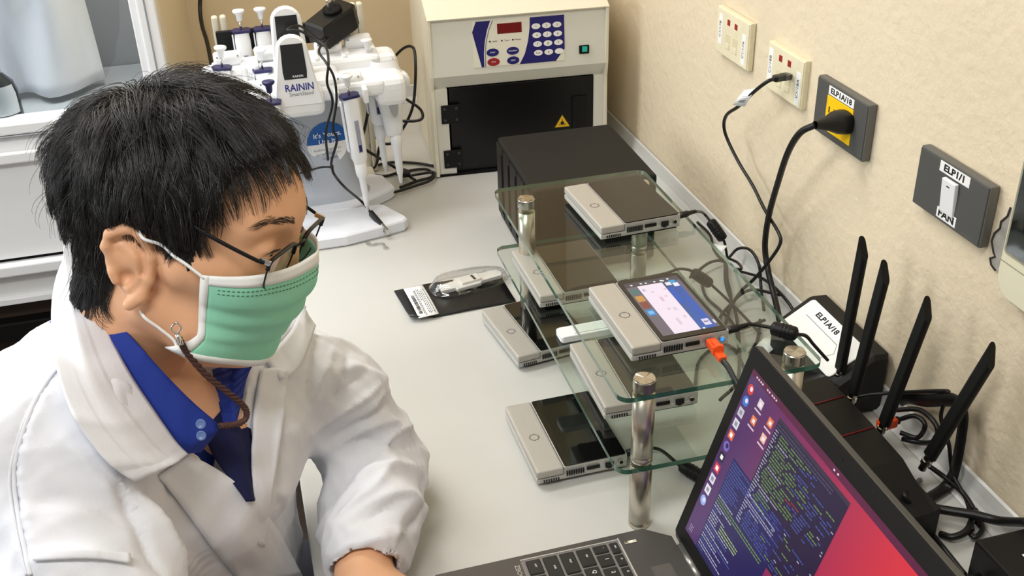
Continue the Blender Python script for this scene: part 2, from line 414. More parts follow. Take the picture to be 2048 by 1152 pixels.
# lit screen of the working device
tB = DEV['B']
xs = -DW/2+.300*DW; sx0, sx1, sy0, sy1 = xs+.006, DW/2-.006, -DL/2+.011, DL/2-.009
class Pix:
    """coloured flat print: quads with a colour attribute, in (u right, v up) of a given frame"""
    def __init__(s): s.v = []; s.f = []; s.c = []
    def quad(s, pts, col, z):
        o = len(s.v); s.v += [(p[0], p[1], z) for p in pts]; s.f.append(tuple(range(o, o+len(pts)))); s.c += [col if isinstance(col, list) else col]*1
    def rect(s, x0, y0, x1, y1, col, z=0): s.quad([(x0, y0), (x1, y0), (x1, y1), (x0, y1)], col, z)
    def disc(s, x, y, r, col, z=0, n=12): s.quad([(x+r*math.cos(2*math.pi*k/n), y+r*math.sin(2*math.pi*k/n)) for k in range(n)], col, z)
    def build(s, name, mt, parent, X=Matrix.Identity(4), kind=None):
        me = bpy.data.meshes.new(name); me.from_pydata(s.v, [], s.f); a = me.color_attributes.new('col', 'FLOAT_COLOR', 'CORNER'); i = 0
        for f, c in zip(s.f, s.c):
            for k in range(len(f)):
                cc = c[k] if isinstance(c, list) else c
                a.data[i].color = (*lin(cc), 1); i += 1
        me.materials.append(mt); o = bpy.data.objects.new(name, me); COL.objects.link(o)
        if parent: o.parent = parent
        o.matrix_local = X
        if kind: o['kind'] = kind
        return o
p = Pix(); U = sx1-sx0; V = sy1-sy0
def R_(u0, v0, u1, v1, c, z): p.rect(sx0+u0*U, sy1-v1*V, sx0+u1*U, sy1-v0*V, c, z)   # u: from lid to right, v: from the rear edge to the front
R_(0, 0, 1, 1, (112, 104, 116), 0)
p.quad([(sx0+.66*U, sy0), (sx0+.93*U, sy0), (sx0+.93*U, sy1-.09*V), (sx0+.66*U, sy1-.09*V)], [(54, 96, 170), (36, 92, 196), (30, 84, 180), (60, 72, 84)], .00003)
R_(.93, 0, 1, 1, (104, 98, 112), .00003); R_(0, 0, 1, .085, (74, 70, 80), .00005)
R_(.2, .085, .66, 1, (248, 232, 246), .00006)
for v0, v1, c in ((.13, .22, (70, 120, 116)), (.26, .37, (206, 148, 76)), (.38, .5, (138, 72, 62)), (.53, .64, (52, 140, 208))): R_(.03, v0, .17, v1, c, .00006)
R_(.055, .555, .145, .615, (132, 190, 232), .00008)
R_(.70, .10, .80, .16, (238, 240, 246), .00008); R_(.67, .2, .77, .52, (36, 88, 190), .00007); R_(.79, .07, .9, .13, (60, 160, 210), .00008); R_(.82, .13, .92, .2, (240, 240, 248), .00009)
R_(.78, .84, .9, .95, (226, 220, 238), .00008); R_(.8, .88, .88, .9, (120, 110, 150), .0001)
for u, v, w, c in ((.24, .15, .05, (196, 190, 226)), (.36, .22, .03, (222, 206, 220)), (.42, .34, .09, (234, 196, 206)), (.52, .33, .03, (226, 206, 220)), (.4, .56, .03, (220, 200, 214)), (.5, .56, .06, (224, 208, 222)), (.4, .75, .12, (226, 208, 222)), (.55, .72, .05, (224, 208, 222)), (.6, .2, .03, (222, 206, 220))):
    R_(u, v, u+.05, v+w, c, .00009)
for u, v in ((.12, .05), (.3, .045), (.39, .05), (.55, .05), (.67, .05), (.8, .04), (.7, .06)): p.disc(sx0+u*U, sy1-v*V, .0016, (240, 240, 244), .0001)
p.disc(sx0+.72*U, sy0+.01*V, .0016, (250, 250, 252), .0001); R_(.95, .88, .985, .94, (228, 224, 232), .0001)
p.build('display', screen_txt, tB, T(0, 0, Z1+.00045))
bl = [c for c in tB.children if c.name.startswith('power_button')][0]
lens = bl.children[0]; lens.data = lens.data.copy(); lens.data.materials.clear(); lens.data.materials.append(blue_led); lens['label'] = 'glowing blue power light'
# white flow cell lid lying on the lower shelf
c1, c2, c3, c4 = [at_z(a, b, H1+.008) for a, b in ((1112, 652), (1222, 632), (1228, 664), (1118, 676))]
ctr = (c1+c3)/2; ax = c2-c1
t = thing('white_cartridge', (ctr[0], ctr[1], H1+.0002), 'flat white plastic cartridge on the lower glass shelf between two silver devices', 'cartridge', math.atan2(ax[1], ax[0]))
MB().prism(rrect(-.036, -.0125, .036, .0125, .004), 0, .009, .0012).build('body', white_p, t)
MB().box((.006, 0, .0094), (.046, .017, .0012), .0005).build('cover', M('cover_white', (222, 224, 222), .3), t)

# ------------------------------------------------------------------ orange network plug + its cable in the lit device
def cable(name, pts, r, label, n=8, group=None, mt=None, seg=7, flat=1.0):
    o = MB().tube(spline(pts, seg), r, n, flat=flat).build(name, mt or cable_m)
    return tag(o, label, 'cable', group)
bw = Matrix.Translation(tB.location) @ Matrix.Rotation(tB.rotation_euler.z, 4, 'Z')
pc = bw @ Vector((.7985*DW-DW/2, -DL/2-.0005, Z0+.0092))
t = thing('network_plug', pc, 'bright orange network plug with dark cable in the lit device on the upper shelf', 'plug', tB.rotation_euler.z)
MB().box((0, -.009, 0), (.0115, .018, .0085), .0012).build('plug_body', orange, t)
MB().box((0, -.019, .0005), (.013, .004, .0105), .001).build('boot', orange, t)
MB().box((0, -.026, -.0035), (.0095, .013, .0065), .0015).build('strain_relief', orange, t)
MB().box((.0, -.014, .006), (.006, .014, .0016), .0005).build('latch', orange, t)
MB().tube(spline([(0, -.03, -.005), (.002, -.044, -.009), (.003, -.062, -.02), (.004, -.068, -.04), (.004, -.068, -.08), (.012, -.062, -.13), (.04, -.05, -.168), (.07, -.04, -.180)], 8), .0026, 8, flat=1.6).build('cord', cable_g, t)

# ------------------------------------------------------------------ black storage box behind the shelf
t = thing('storage_box', (.506, 1.56, 0), 'charcoal metal storage box with ribbed side, on the bench behind the glass shelf', 'box', -.018)
MB().box((0, 0, .0765), (.203, .232, .147), .005, seg=3).build('case', nas_m, t)
for k in range(5):
    o = MB().box((-.1022, .095-.047*k, .077), (.003, .043, .13), .0012).build('drive_bay', blackp, t)
    MB().box((-.1042, .095-.047*k-.017, .077), (.0016, .004, .11), .0006).build('bay_handle', blackm, o)
for a in (-1, 1):
    for b in (-1, 1): MB().lathe([(.009, 0), (.008, .0035)], T(a*.085, b*.1, 0), 12).build('foot', blackm, t)
MB().box((0.0, -.1165, .075), (.185, .0016, .12), .0006).build('front_panel', blackp, t)

# ------------------------------------------------------------------ UV crosslinker
a = -.07; t = thing('uv_crosslinker', (.333, 1.875, 0), 'cream bench instrument with keypad, red display and black door, at the back of the bench', 'instrument', a)
UW, UD = .336, .30
def side_poly(): return [(0, 0), (UD, 0), (UD, .33), (.055, .33), (.0, .303), (-.0, .2), (.012, .174), (.012, 0)]
# side cheeks and top as one folded case; x = width, y = depth
X = Matrix(((0, 0, 1, 0), (1, 0, 0, 0), (0, 1, 0, 0), (0, 0, 0, 1)))
for nm, x0, x1 in (('side_panel', 0, .006), ('side_panel', UW-.006, UW)):
    MB().prism([(0.0, .003), (UD, .003), (UD, .33), (.07, .33), (-.002, .304), (-.002, .2), (.004, .172)], x0, x1, .001, X=X).build(nm, cream_top, t)
m = MB(); m.grid([[(0, y, z), (UW, y, z)] for y, z in ((-.003, .3045), (.068, .3315), (UD, .3315), (UD, .003))], smooth=False, thick=-.002); m.build('top_cover', cream_top, t)
m = MB(); m.grid([[(.004, y, z), (UW-.004, y, z)] for y, z in ((.004, .303), (-.002, .2), (.016, .174))], smooth=False, thick=.003, flip=True)
m.build('control_fascia', cream_case, t)
MB().box((UW/2, .10, .002), (UW-.012, .19, .004)).build('floor_plate', blackm, t)
# lower front frame
MB().box((.017, .013, .089), (.026, .012, .170), .0015).build('door_jamb', cream_case, t)
MB().box((UW-.0145, .013, .089), (.021, .012, .170), .0015).build('door_jamb', cream_case, t)
MB().box((.034, .013, .014), (.012, .012, .022), .0015).build('door_sill_tab', cream_case, t)
MB().box((UW/2+.006, .018, .0885), (UW-.056, .010, .168), .001).build('door', M('door_black', (5, 5, 6), .35), t)
dr = bpy.data.objects['door']
MB().box((UW-.052, .0115, .10), (.030, .003, .07), .001).build('door_window', blackp, dr)
for z in (.035, .125):
    h = MB().box((.034, .0055, z), (.036, .003, .036), .001).build('hinge', blackp, t)
    for dx in (-.011, .011):
        for dz in (-.011, .011): MB().lathe([(.0028, 0), (.0022, .001)], T(.034+dx, .004, z+dz) @ Matrix.Rotation(math.pi/2, 4, 'X'), 10).build('screw', M('screw_grey', (70, 70, 70), .4, m=.6) if 'screw_grey' not in MATS else MATS['screw_grey'], h)
# warning triangle
wx, wz = UW-.086, .086
m = MB(); m.add([(wx-.017, .0128, wz-.012), (wx+.017, .0128, wz-.012), (wx, .0128, wz+.016)], [(0, 1, 2)])
o = m.build('warning_label', M('label_yellow', (232, 186, 30), .5), t)
m = MB(); k0 = [(wx-.017, wz-.012), (wx+.017, wz-.012), (wx, wz+.016)]; cx, cz = wx, wz-.0027
for i in range(3):
    A, B = k0[i], k0[(i+1) % 3]; f = lambda q, s: (cx+(q[0]-cx)*s, .0125, cz+(q[1]-cz)*s)
    m.add([f(A, 1), f(B, 1), f(B, .86), f(A, .86)], [(0, 1, 2, 3)])
m.lathe([(.0036, 0), (.0036, .0003)], T(wx, .0126, wz-.003) @ Matrix.Rotation(math.pi/2, 4, 'X'), 12, smooth=False)
for k in range(3):
    q = math.radians(90+120*k); m.box((wx+.0058*math.cos(q), .0124, wz-.003+.0058*math.sin(q)), (.0012, .0003, .0036), mat=Matrix.Rotation(q-math.pi/2, 4, 'Y'))
m.build('warning_symbol', ink, o)
# control panel: local frame on fascia plane: from (0,.004,.303) to (0,-.002,.2)
fx = Vector((1, 0, 0)); fup = (Vector((0, .004, .303))-Vector((0, -.002, .2))).normalized(); ORG = Vector((0, -.002, .2))
FX = frame(ORG, fx, fup)
def onf(o): o.parent = t; o.matrix_local = FX; return o
# panel corners in fascia (u,v)
pu0, pu1, pv0, pv1 = .081, .252, .012, .096
pan = onf(MB().box(((pu0+pu1)/2, (pv0+pv1)/2, .0004), (pu1-pu0, pv1-pv0, .0008), .0003).build('keypad_panel', M('panel_cream', (228, 224, 208), .45)))
def pp(u, v): return (pu0+u*(pu1-pu0), pv0+v*(pv1-pv0))
def poly(pts, name, mt, z=.0010, parent=None):
    m = MB(); m.add([(*pp(*q), z) for q in pts], [tuple(range(len(pts)))]); o = m.build(name, mt); o.parent = parent or pan
    if not parent: o.parent = pan
    return o
panel_navy = M('panel_navy', (30, 28, 104), .4)
def arc(f, n=12): return [f(k/n) for k in range(n+1)]
poly([(.085, 0), (.0, .78), (.045, 1)]+[(.2, 1), (.16, .8), (.13, .55), (.115, .3), (.113, 0)][0:5], 'navy_stripe', panel_navy)
m = MB(); m.tube([(*pp(u, v), .001) for u, v in ((.225, 1), (.18, .8), (.145, .55), (.13, .3), (.128, 0))], .0005, 5); o = m.build('thin_stripe', panel_navy); o.parent = pan
poly([(.5, .0), (.90, .0), (1.0, .26), (1.0, 1.0), (.625, 1.0), (.622, .8), (.60, .5), (.56, .22)], 'navy_field', panel_navy)
poly([(.27, .70), (.535, .70), (.535, .92), (.27, .92)], 'red_display', red_win, .0012)
def oval(u, v, ru, rv, mt, nm, lab=None, cap=None, csz=.004, cm=ink):
    x, y = pp(u, v); m = MB(); n = 20
    m.add([(x+ru*math.cos(2*math.pi*k/n), y+rv*math.sin(2*math.pi*k/n), .0010+q) for q in (0, .0006) for k in range(n)],
          [tuple(range(n, 2*n))]+[(k, (k+1) % n, n+(k+1) % n, n+k) for k in range(n)])
    o = m.build(nm, mt); o.parent = pan
    if cap: text(cap, csz, cm, o, T(x, y, .0017), 'key_lettering', ext=.00005)
    return o
for r_, row in enumerate((('1', '2', '3'), ('4', '5', '6'), ('7', '8', '9'), ('Enter', '0', '.'))):
    for c_, ch in enumerate(row): oval(.69+.115*c_+.006*r_, .80-.195*r_, .0082, .0052, M('key_white', (236, 234, 232), .4) if 'key_white' not in MATS else MATS['key_white'], 'key', cap=ch, csz=.0058 if len(ch) == 1 else .004)
for u, v, mt, cp in ((.21, .31, panel_navy, 'START'), (.43, .31, panel_navy, 'PROGRAM'), (.215, .10, red_ink, 'STOP'), (.43, .10, panel_navy, 'RESET')):
    oval(u, v, .0115, .0072, mt, 'function_key', cap=cp, csz=.0034, cm=white_ink)
for u, s in ((.22, 'Joules'), (.35, 'Timed'), (.47, 'Minutes')):
    x, y = pp(u, .55); o = MB().lathe([(.0016, .0009), (.0014, .0016)], T(x-.006, y, 0), 8).build('indicator', darkport); o.parent = pan
    text(s, .0036, ink, pan, T(x+.0035, y, .0011), 'small_lettering', ext=.00005)
o = onf(MB().box((.289, .029, .001), (.0185, .0155, .004), .0008).build('power_switch', blackm))
q = MB().box((.2895, .030, .0033), (.0098, .010, .002), .0006).build('switch_rocker', green_led); q.parent = o

# ------------------------------------------------------------------ wall plates
def wall_frame(y, z, x): return frame((x, y, z), (0, -1, 0), (0, 0, 1))
def plate(name, corners, depth, label, cat, mt, mt_edge, group=None):
    pts = [at_x(a, b, XW-depth) for a, b in corners]
    y0 = (pts[0][1]+pts[3][1])/2; y1 = (pts[1][1]+pts[2][1])/2; z1 = (pts[0][2]+pts[1][2])/2; z0 = (pts[2][2]+pts[3][2])/2
    t = thing(name, (0, 0, 0), label, cat, group=group, mat=wall_frame((y0+y1)/2, (z0+z1)/2, XW-.0008))
    W, H = y0-y1, z1-z0
    MB().box((0, 0, depth/2-.0006), (W+.003, H+.003, depth-.0012), .0015).build('back_box', mt_edge, t)
    MB().box((0, 0, depth-.0008), (W, H, .0024), .001).build('face_plate', mt, t)
    return t, W, H, depth+.0004
for i, (cr, lab) in enumerate(((((1437.9, 10.8), (1500, 51), (1493.3, 143.6), (1431.5, 96.8)), 'cream wall network plate with two empty sockets, farthest along the wall'),
                  (((1541.8, 82), (1610, 127.5), (1599, 221), (1530, 168)), 'cream wall network plate with a black network cable plugged in'))):
    t, W, H, d = plate('network_plate', cr, .010, lab, 'wall plate', cream_pl, cream_pl, 'cream network plates on the wall')
    for sx in (-1, 1):
        o = MB().box((sx*.0405, (.003 if sx < 0 else -.007), d), (.012, .046, .0006), .0002).build('paper_label', white_lab, t)
        text(('C1/17B', 'C1/17A', 'C1/18B', 'C1/18A')[2*i+(sx > 0)], .0085, ink, o, T(sx*.0405, (.003 if sx < 0 else -.007), d+.0005) @ Matrix.Rotation(math.pi/2, 4, 'Z'), 'label_lettering', ext=.00005)
        o = MB().box((sx*.0125, -.010, d-.0002), (.0165, .024, .0012), .0006).build('socket_shutter', M('shutter', (214, 204, 170), .5) if 'shutter' not in MATS else MATS['shutter'], t)
        MB().box((sx*.0125, -.0165, d+.0006), (.012, .008, .0008), .0003).build('socket_lip', cream_pl, o)
        MB().box((sx*.0125, .0195, d), (.0085, .0085, .0016), .0004).build('red_flag', red_ink, t)
    if i == 1: plate2 = t
    else: plate1 = t
t, W, H, d = plate('power_socket', ((1639.7, 153.3), (1738, 212.5), (1723, 318.5), (1625, 258)), .012, 'dark grey wall socket with yellow insert and black plug, labelled ELP1A/18', 'socket', grey_pl, grey_pl_edge)
sock = t
MB().box((.0, -.003, d-.0004), (.062, .047, .003), .0008).build('socket_insert', yellow, t)
ins = bpy.data.objects['socket_insert']
for dx in (-.017, .017):
    for a_, b_ in ((-.006, .006), (.006, .006), (0, -.007)): MB().box((dx+a_, -.003+b_, d+.0009), (.0028 if b_ > 0 else .005, .008 if b_ > 0 else .005, .0008), .0003).build('contact_slot', darkport, ins)
o = MB().box((0, .0275, d+.0002), (.060, .0115, .0006), .0002).build('label_strip', white_lab, t)
text('ELP1A/18', .0098, ink, o, T(0, .0275, d+.0006), bold=.00035, ext=.00005, sx=1.3)
text('Panasonic', .0042, MATS['grey_plate_edge'], t, T(.036, -.031, d), 'plate_lettering', ext=.00005)
t, W, H, d = plate('fan_switch', ((1847.3, 293.2), (1977.5, 376.6), (1958.7, 496), (1824, 400.8)), .012, 'dark grey wall plate with one white rocker switch, labelled ELP1/1 and FAN', 'switch', grey_pl, grey_pl_edge)
o = MB().box((0.003, -.001, d+.0015), (.0235, .040, .005), .0012, mat=Matrix.Rotation(.09, 4, 'X')).build('rocker', white_p, t)
MB().box((0.003, .012, d+.0052), (.005, .0014, .0004), mat=Matrix.Rotation(.09, 4, 'X')).build('rocker_mark', ink, o)
o = MB().box((0.004, .027, d+.0003), (.052, .012, .0006), .0002).build('label_strip', white_lab, t)
text('ELP1/1', .0105, ink, o, T(.004, .027, d+.0007), bold=.0004, ext=.00005, sx=1.3)
o = MB().box((0.003, -.0245, d+.0003), (.034, .012, .0006), .0002).build('label_strip', white_lab, t)
text('FAN', .0115, ink, o, T(.003, -.0245, d+.0007), bold=.0004, ext=.00005, sx=1.3)
text('Panasonic', .0045, MATS['grey_plate_edge'], t, T(.040, -.030, d), 'plate_lettering', ext=.00005)
# cream controller at the right edge
q = at_x(1994, 552, XW-.020); q2 = at_x(2014, 500, XW-.022); zb_ = at_x(2030, 604, XW-.012)[2]
t = thing('wall_controller', (0, 0, 0), 'cream wall-mounted controller box with dark window, beside the bare cement patch', 'controller', mat=wall_frame(q[1]-.062, zb_+.125, XW-.001))
MB().prism(rrect(-.062, -.125, .062, .125, .024, 6), 0, .021, .005).build('casing', M('controller_cream', (222, 217, 190), .45), t)
wl, wb = (q[1]-.062)-q2[1], q2[2]-(zb_+.125)
o = MB().prism(rrect(wl-.003, wb-.003, .05, wb+.12, .005, 4), .0205, .0222, 0).build('window_bezel', M('bezel_grey', (150, 146, 128), .4), t)
MB().prism(rrect(wl, wb, .047, wb+.117, .004, 4), .022, .0228, 0).build('dark_window', blackgloss, t)
MB().box((0, wb-.013, .0211), (.122, .0010, .0006)).build('seam', MATS['bezel_grey'], t)

# ------------------------------------------------------------------ laptop
HY, LX, LZ = .822, .372, .026
t = thing('laptop', (LX, HY, 0), 'open grey laptop showing a purple and red desktop with code terminal', 'laptop')
# base: x from -.256 (front, toward the person) to 0 (hinge); y from 0 (left side) to -.376
BL, BWd = .2565, .376
base = MB().prism([(-BL, 0), (-.026, .003), (.0, -.017), (.0, -BWd+.017), (-.026, -BWd-.003), (-BL, -BWd)], .003, LZ, .0012).build('base', laptop_m, t)
for x in (-.03, -.22):
    for y in (-.03, -.34): MB().lathe([(.008, 0), (.007, .0035)], T(x, y, 0), 10).build('foot', blackm, t)
# keyboard well and keys (letters read from the person's side)
ka, kb = at_z(1044, 1121, LZ), at_z(1236, 1083, LZ); kx0, kx1, ky0, ky1 = ka[0]-LX, kb[0]-LX, (ka[1]+kb[1])/2-HY, -.356
MB().box(((kx0+kx1)/2, (ky0+ky1)/2, LZ-.0002), (kx1-kx0+.004, ky0-ky1+.004, .0006)).build('keyboard_well', M('well_grey', (120, 116, 112), .4), t)
MB().box((kx1+.001, (ky0+ky1)/2, LZ+.0004), (.0016, ky0-ky1+.006, .0012), .0004).build('keyboard_trim', silver, t)
MB().box(((kx0+kx1)/2, ky0+.001, LZ+.0004), (kx1-kx0+.004, .0016, .0012), .0004).build('keyboard_trim', silver, t)
rows = [(['esc']+['f%d' % k for k in range(1, 13)]+['ins', 'del'], [.8]*15), (list('`1234567890-=')+['back'], [.72]+[1]*12+[1.6]), (['tab']+list('QWERTYUIOP[]\\'), [1.45]+[1]*12+[1.1]),
        (['caps']+list("ASDFGHJKL;'")+['enter'], [1.7]+[1]*11+[1.9]), (['shift']+list('ZXCVBNM,./')+['shift'], [2.1]+[1]*10+[2.4]), (['ctrl', 'fn', 'win', 'alt', '', 'alt', 'ctrl', '<', '>'], [1.1, 1, 1, 1, 5.2, 1, 1, 1, 1])]
rs_ = (kx1-kx0-.0016)/(.013+.0196*5); rh = [.013*rs_]+[.0196*rs_]*5; x = kx1-.0008
for ri, (ks, ws) in enumerate(rows):
    tot = sum(ws); span = (ky0-ky1-.002)*.82; y = ky0-.0015
    for s_, wd in zip(ks, ws):
        kw = wd/tot*span
        k = MB().box((x-rh[ri]/2, y-kw/2, LZ+.0012), (rh[ri]-.0028, kw-.0028, .0022), .0008, seg=1).build('key', key_m, t)
        if s_: text(s_, .0062 if len(s_) == 1 else .0034, white_ink, k, frame((x-rh[ri]*.42, y-kw*.45, LZ+.0024), (0, -1, 0), (1, 0, 0)), 'key_legend', ext=.00003)
        y -= kw
    x -= rh[ri]
MB().box((kx1+.0125, ky0-.006, LZ+.0003), (.0135, .0042, .0012), .0005).build('status_button', chrome, t)
MB().box((kx1+.03, -.1, LZ+.0001), (.022, .09, .0005)).build('speaker_grille', M('grille_grey', (84, 80, 76), .6), t)
text('ZBOOK', .0075, M('badge_grey', (190, 188, 182), .4, m=.5), t, frame((kx0-.0075, ky0-.004, LZ+.0002), (0, -1, 0), (1, 0, 0)), 'badge', ext=.00005, align='LEFT')
MB().box((-.205, -.188, LZ+.0002), (.075, .11, .0008), .0003).build('touchpad', M('pad_grey', (80, 77, 74), .45), t)
# lid: hinge line along y at x~0
top = at_y(1508, 690, HY-.012); hing = Vector((.0045, 0, .0215)); tv = Vector((top[0]-LX, 0, top[2])) - hing
LH = tv.length+.001; up = tv.normalized()
LF = frame(hing+Vector((0, -.012, 0)), (0, -1, 0), up)      # x: to user's right, y: up the lid, z: toward the user (-x)
LWd = .352
lid = MB().prism(rrect(0, 0, LWd, LH, .004, 4), -.009, -.0009, .0008).build('lid', laptop_m, t); lid.matrix_local = LF
def onlid(o, p=None): o.parent = lid; return o
onlid(MB().prism(rrect(.0008, .006, LWd-.0008, LH-.0008, .0035, 4), -.0009, .0012, 0).build('screen_bezel', bezel_m))
onlid(MB().lathe([(.0016, .0011), (.0016, .0016)], T(LWd/2, LH-.010, 0), 12, smooth=False).build('webcam', darkport))
MB().lathe([(.0062, 0), (.0062, .05)], T(.0045, -.032, .0215) @ Matrix.Rotation(math.pi/2, 4, 'X'), 16, smooth=True).build('hinge_barrel', laptop_hinge, t)
MB().lathe([(.0062, 0), (.0062, .05)], T(.0045, -.30, .0215) @ Matrix.Rotation(math.pi/2, 4, 'X'), 16, smooth=True).build('hinge_barrel', laptop_hinge, t)
# desktop picture
BZ = (.016, .022, LWd-.016, LH-.0185); du, dv = BZ[2]-BZ[0], BZ[3]-BZ[1]
p = Pix()
def S(u, v): return (BZ[0]+u*du, BZ[1]+v*dv)
n = 10
def bg(u, v):
    k = min(1, max(0, u*1.25-.10+(v-.5)*.05)); a, b, c = (82, 48, 104), (140, 40, 92), (226, 52, 66)
    q = 1-v
    if k < .4: s = k/.4; col = [a[i]*(1-s)+b[i]*s for i in range(3)]
    else: s = (k-.4)/.6; col = [b[i]*(1-s)+c[i]*s for i in range(3)]
    return tuple(col)
for i in range(n):
    for j in range(n):
        q = [(i/n, j/n), ((i+1)/n, j/n), ((i+1)/n, (j+1)/n), (i/n, (j+1)/n)]
        p.quad([S(*k) for k in q], [bg(*k) for k in q], 0)
def rect(u0, v0, u1, v1, c, z=.0001): p.quad([S(u0, v0), S(u1, v0), S(u1, v1), S(u0, v1)], c, z)
rect(0, .965, 1, 1, (92, 28, 66), .00005)
for a_ in (.03, .043, .056, .068, .10, .112, .13, .142, .155, .49, .51): rect(a_, .976, a_+.008, .985, (236, 214, 226))
rr = random.Random(7)
icons = [(216, 64, 60), (62, 120, 214), (206, 206, 212), (226, 226, 232), (232, 110, 70), (120, 110, 190), (40, 34, 50), (226, 60, 70), (230, 226, 236), (240, 238, 246), (150, 180, 236)]
for k, c in enumerate(icons):
    v = .905-.068*k; a = S(.028, v)
    if k in (0, 1, 5, 10): p.disc(a[0], a[1], .0056, c, .0001); p.disc(a[0]+.001, a[1]+.001, .0026, (235, 225, 240) if k != 5 else (60, 36, 90), .00015)
    else:
        rect(.028-.0155, v-.024, .028+.0155, v+.024, c); rect(.028-.008, v-.012, .028+.008, v+.012, (250, 250, 250) if sum(c) < 560 else (150, 150, 165), .00014)
for i in range(3):
    for j in range(3): a = S(.02+.008*i, .055-.014*j); p.disc(a[0], a[1], .0007, (225, 215, 235), .0001, 6)
for u, v, c in ((.10, .895, (226, 214, 220)), (.10, .80, (236, 130, 80)), (.175, .87, (236, 130, 80)), (.175, .78, (240, 190, 170))):
    rect(u-.014, v-.022, u+.014, v+.022, c); rect(u-.006, v-.012, u+.008, v+.008, (246, 236, 236), .00014); rect(u-.02, v-.045, u+.02, v-.036, (226, 200, 210))
# rear terminal window and front terminal window
rect(.205, .33, .60, .935, (40, 26, 62), .00018); rect(.205, .915, .60, .935, (58, 48, 70), .0002)
rect(.085, .0, .42, .56, (38, 30, 88), .00025)
def line(u, v, spans, h=.0066):
    for w_, c in spans:
        if c is not None:
            rest = w_; uu = u
            while rest > .004:
                q = min(rest, rr.uniform(.005, .018)); rect(uu, v, uu+q*.8, v+h, c, .0003); uu += q; rest -= q
        u += w_
G, B_, Wt, R0 = (112, 150, 78), (70, 90, 164), (176, 176, 200), (160, 50, 58)
for k in range(36):
    v = .900-.0158*k
    if v < .34: break
    L0 = [(rr.uniform(.015, .03), Wt), (.012, None)]
    if k in (0, 1): L0 = [(.32, (86, 82, 104))]
    elif k % 8 == 5: L0 += [(rr.uniform(.05, .12), Wt)]
    elif k in (20, 27): L0 = [(rr.uniform(.1, .2), Wt)]
    else:
        for s_ in range(rr.randint(1, 3)): L0 += [(rr.uniform(.03, .09), G if k < 26 else B_), (rr.uniform(.004, .02), None)]
        if k in (13, 14, 15): L0 += [(.045, R0), (.01, None)]
        for s_ in range(rr.randint(1, 4)): L0 += [(rr.uniform(.02, .08), B_ if rr.random() < .8 else G), (rr.uniform(.004, .03), None)]
        if rr.random() < .45: L0 += [(.018, None), (.014, Wt)]
    tot = sum(q[0] for q in L0); L0 = [(q[0]*min(1, .385/tot), q[1]) for q in L0]
    line(.21, v, L0, .0062)
for k in range(40):
    v = .54-.0158*k
    if v < .012: break
    if k < 13: L0 = [(rr.uniform(.05, .15), B_)]
    elif k in (14, 15): L0 = [(.30, G)]
    elif k in (20, 21, 22): L0 = [(.05, Wt), (.02, None), (.12, (170, 190, 120))]
    else: L0 = [(rr.uniform(.03, .2), Wt if k % 3 else B_)]
    line(.09, v, L0)
for v, c in ((.5, Wt), (.46, Wt)): line(.22, v, [(.17, c)], .006)
# big faint creature-less curve of the wallpaper
for k in range(26):
    a0, a1 = math.radians(200-7*k), math.radians(200-7*(k+1)); cx_, cy_ = .80, .52
    q = [S(cx_+r_*math.cos(a)*.62, cy_+r_*math.sin(a)) for a, r_ in ((a0, .2), (a1, .2), (a1, .206), (a0, .206))]
    p.quad(q, (236, 96, 104), .0001)
dsp = p.build('desktop_display', screen_txt, lid, T(0, 0, .0013), kind=None)

# ------------------------------------------------------------------ router
t = thing('wireless_router', (.60, .895, 0), 'black angular wireless router with four raised antennas, behind the laptop screen', 'router')
m = MB()
prof = [(-.074, .010), (-.064, .034), (-.015, .050), (.046, .056), (.054, .046), (.054, .006), (-.068, .004)]
ys = [-.155, -.09, -.032, .032, .08, .118]; rows = []
for j, y in enumerate(ys):
    k = (0.0, .010, .012, .012, .010, 0.0)[j]; q = []
    for i, (x, z) in enumerate(prof):
        e = .018 if j in (0, 5) and x < 0 else 0
        q.append((x+e-(.012 if j in (2, 3) and i < 2 else 0), y, z+(k if 1 <= i <= 3 else 0)-(.012 if j in (0, 5) and 1 <= i <= 3 else 0)))
    rows.append(q+[q[0]])
m.grid(rows, smooth=False); m.add(rows[0][:-1], [tuple(range(7))[::-1]]); m.add(rows[-1][:-1], [tuple(range(7))])
m.build('housing', M('router_black', (8, 8, 8), .4, spec=.35), t)
red_line = M('red_line', (120, 20, 22), .4)
for a_, b_, c_, d_ in ((-.062, -.0325, .0445, -.0325), (-.062, .0325, .0445, .0325)):
    MB().tube([(a_, b_, .0472), (-.015, b_, .0624), (c_, d_, .0684)], .0009, 5).build('red_line', red_line, t)
for k in range(7): MB().box((-.036, -.075+.007*k, .0565), (.05, .003, .0012), mat=Matrix.Rotation(-.25, 4, 'Y')).build('vent_slat', blackm, t)
conn = [at_z(*q, .052) for q in ((1671, 759), (1695.6, 807), (1755, 868), (1842, 932))]
tips = [(1728, 490, .012), (1772, 538, .026), (1858, 612, .030), (1987, 706, .034)]
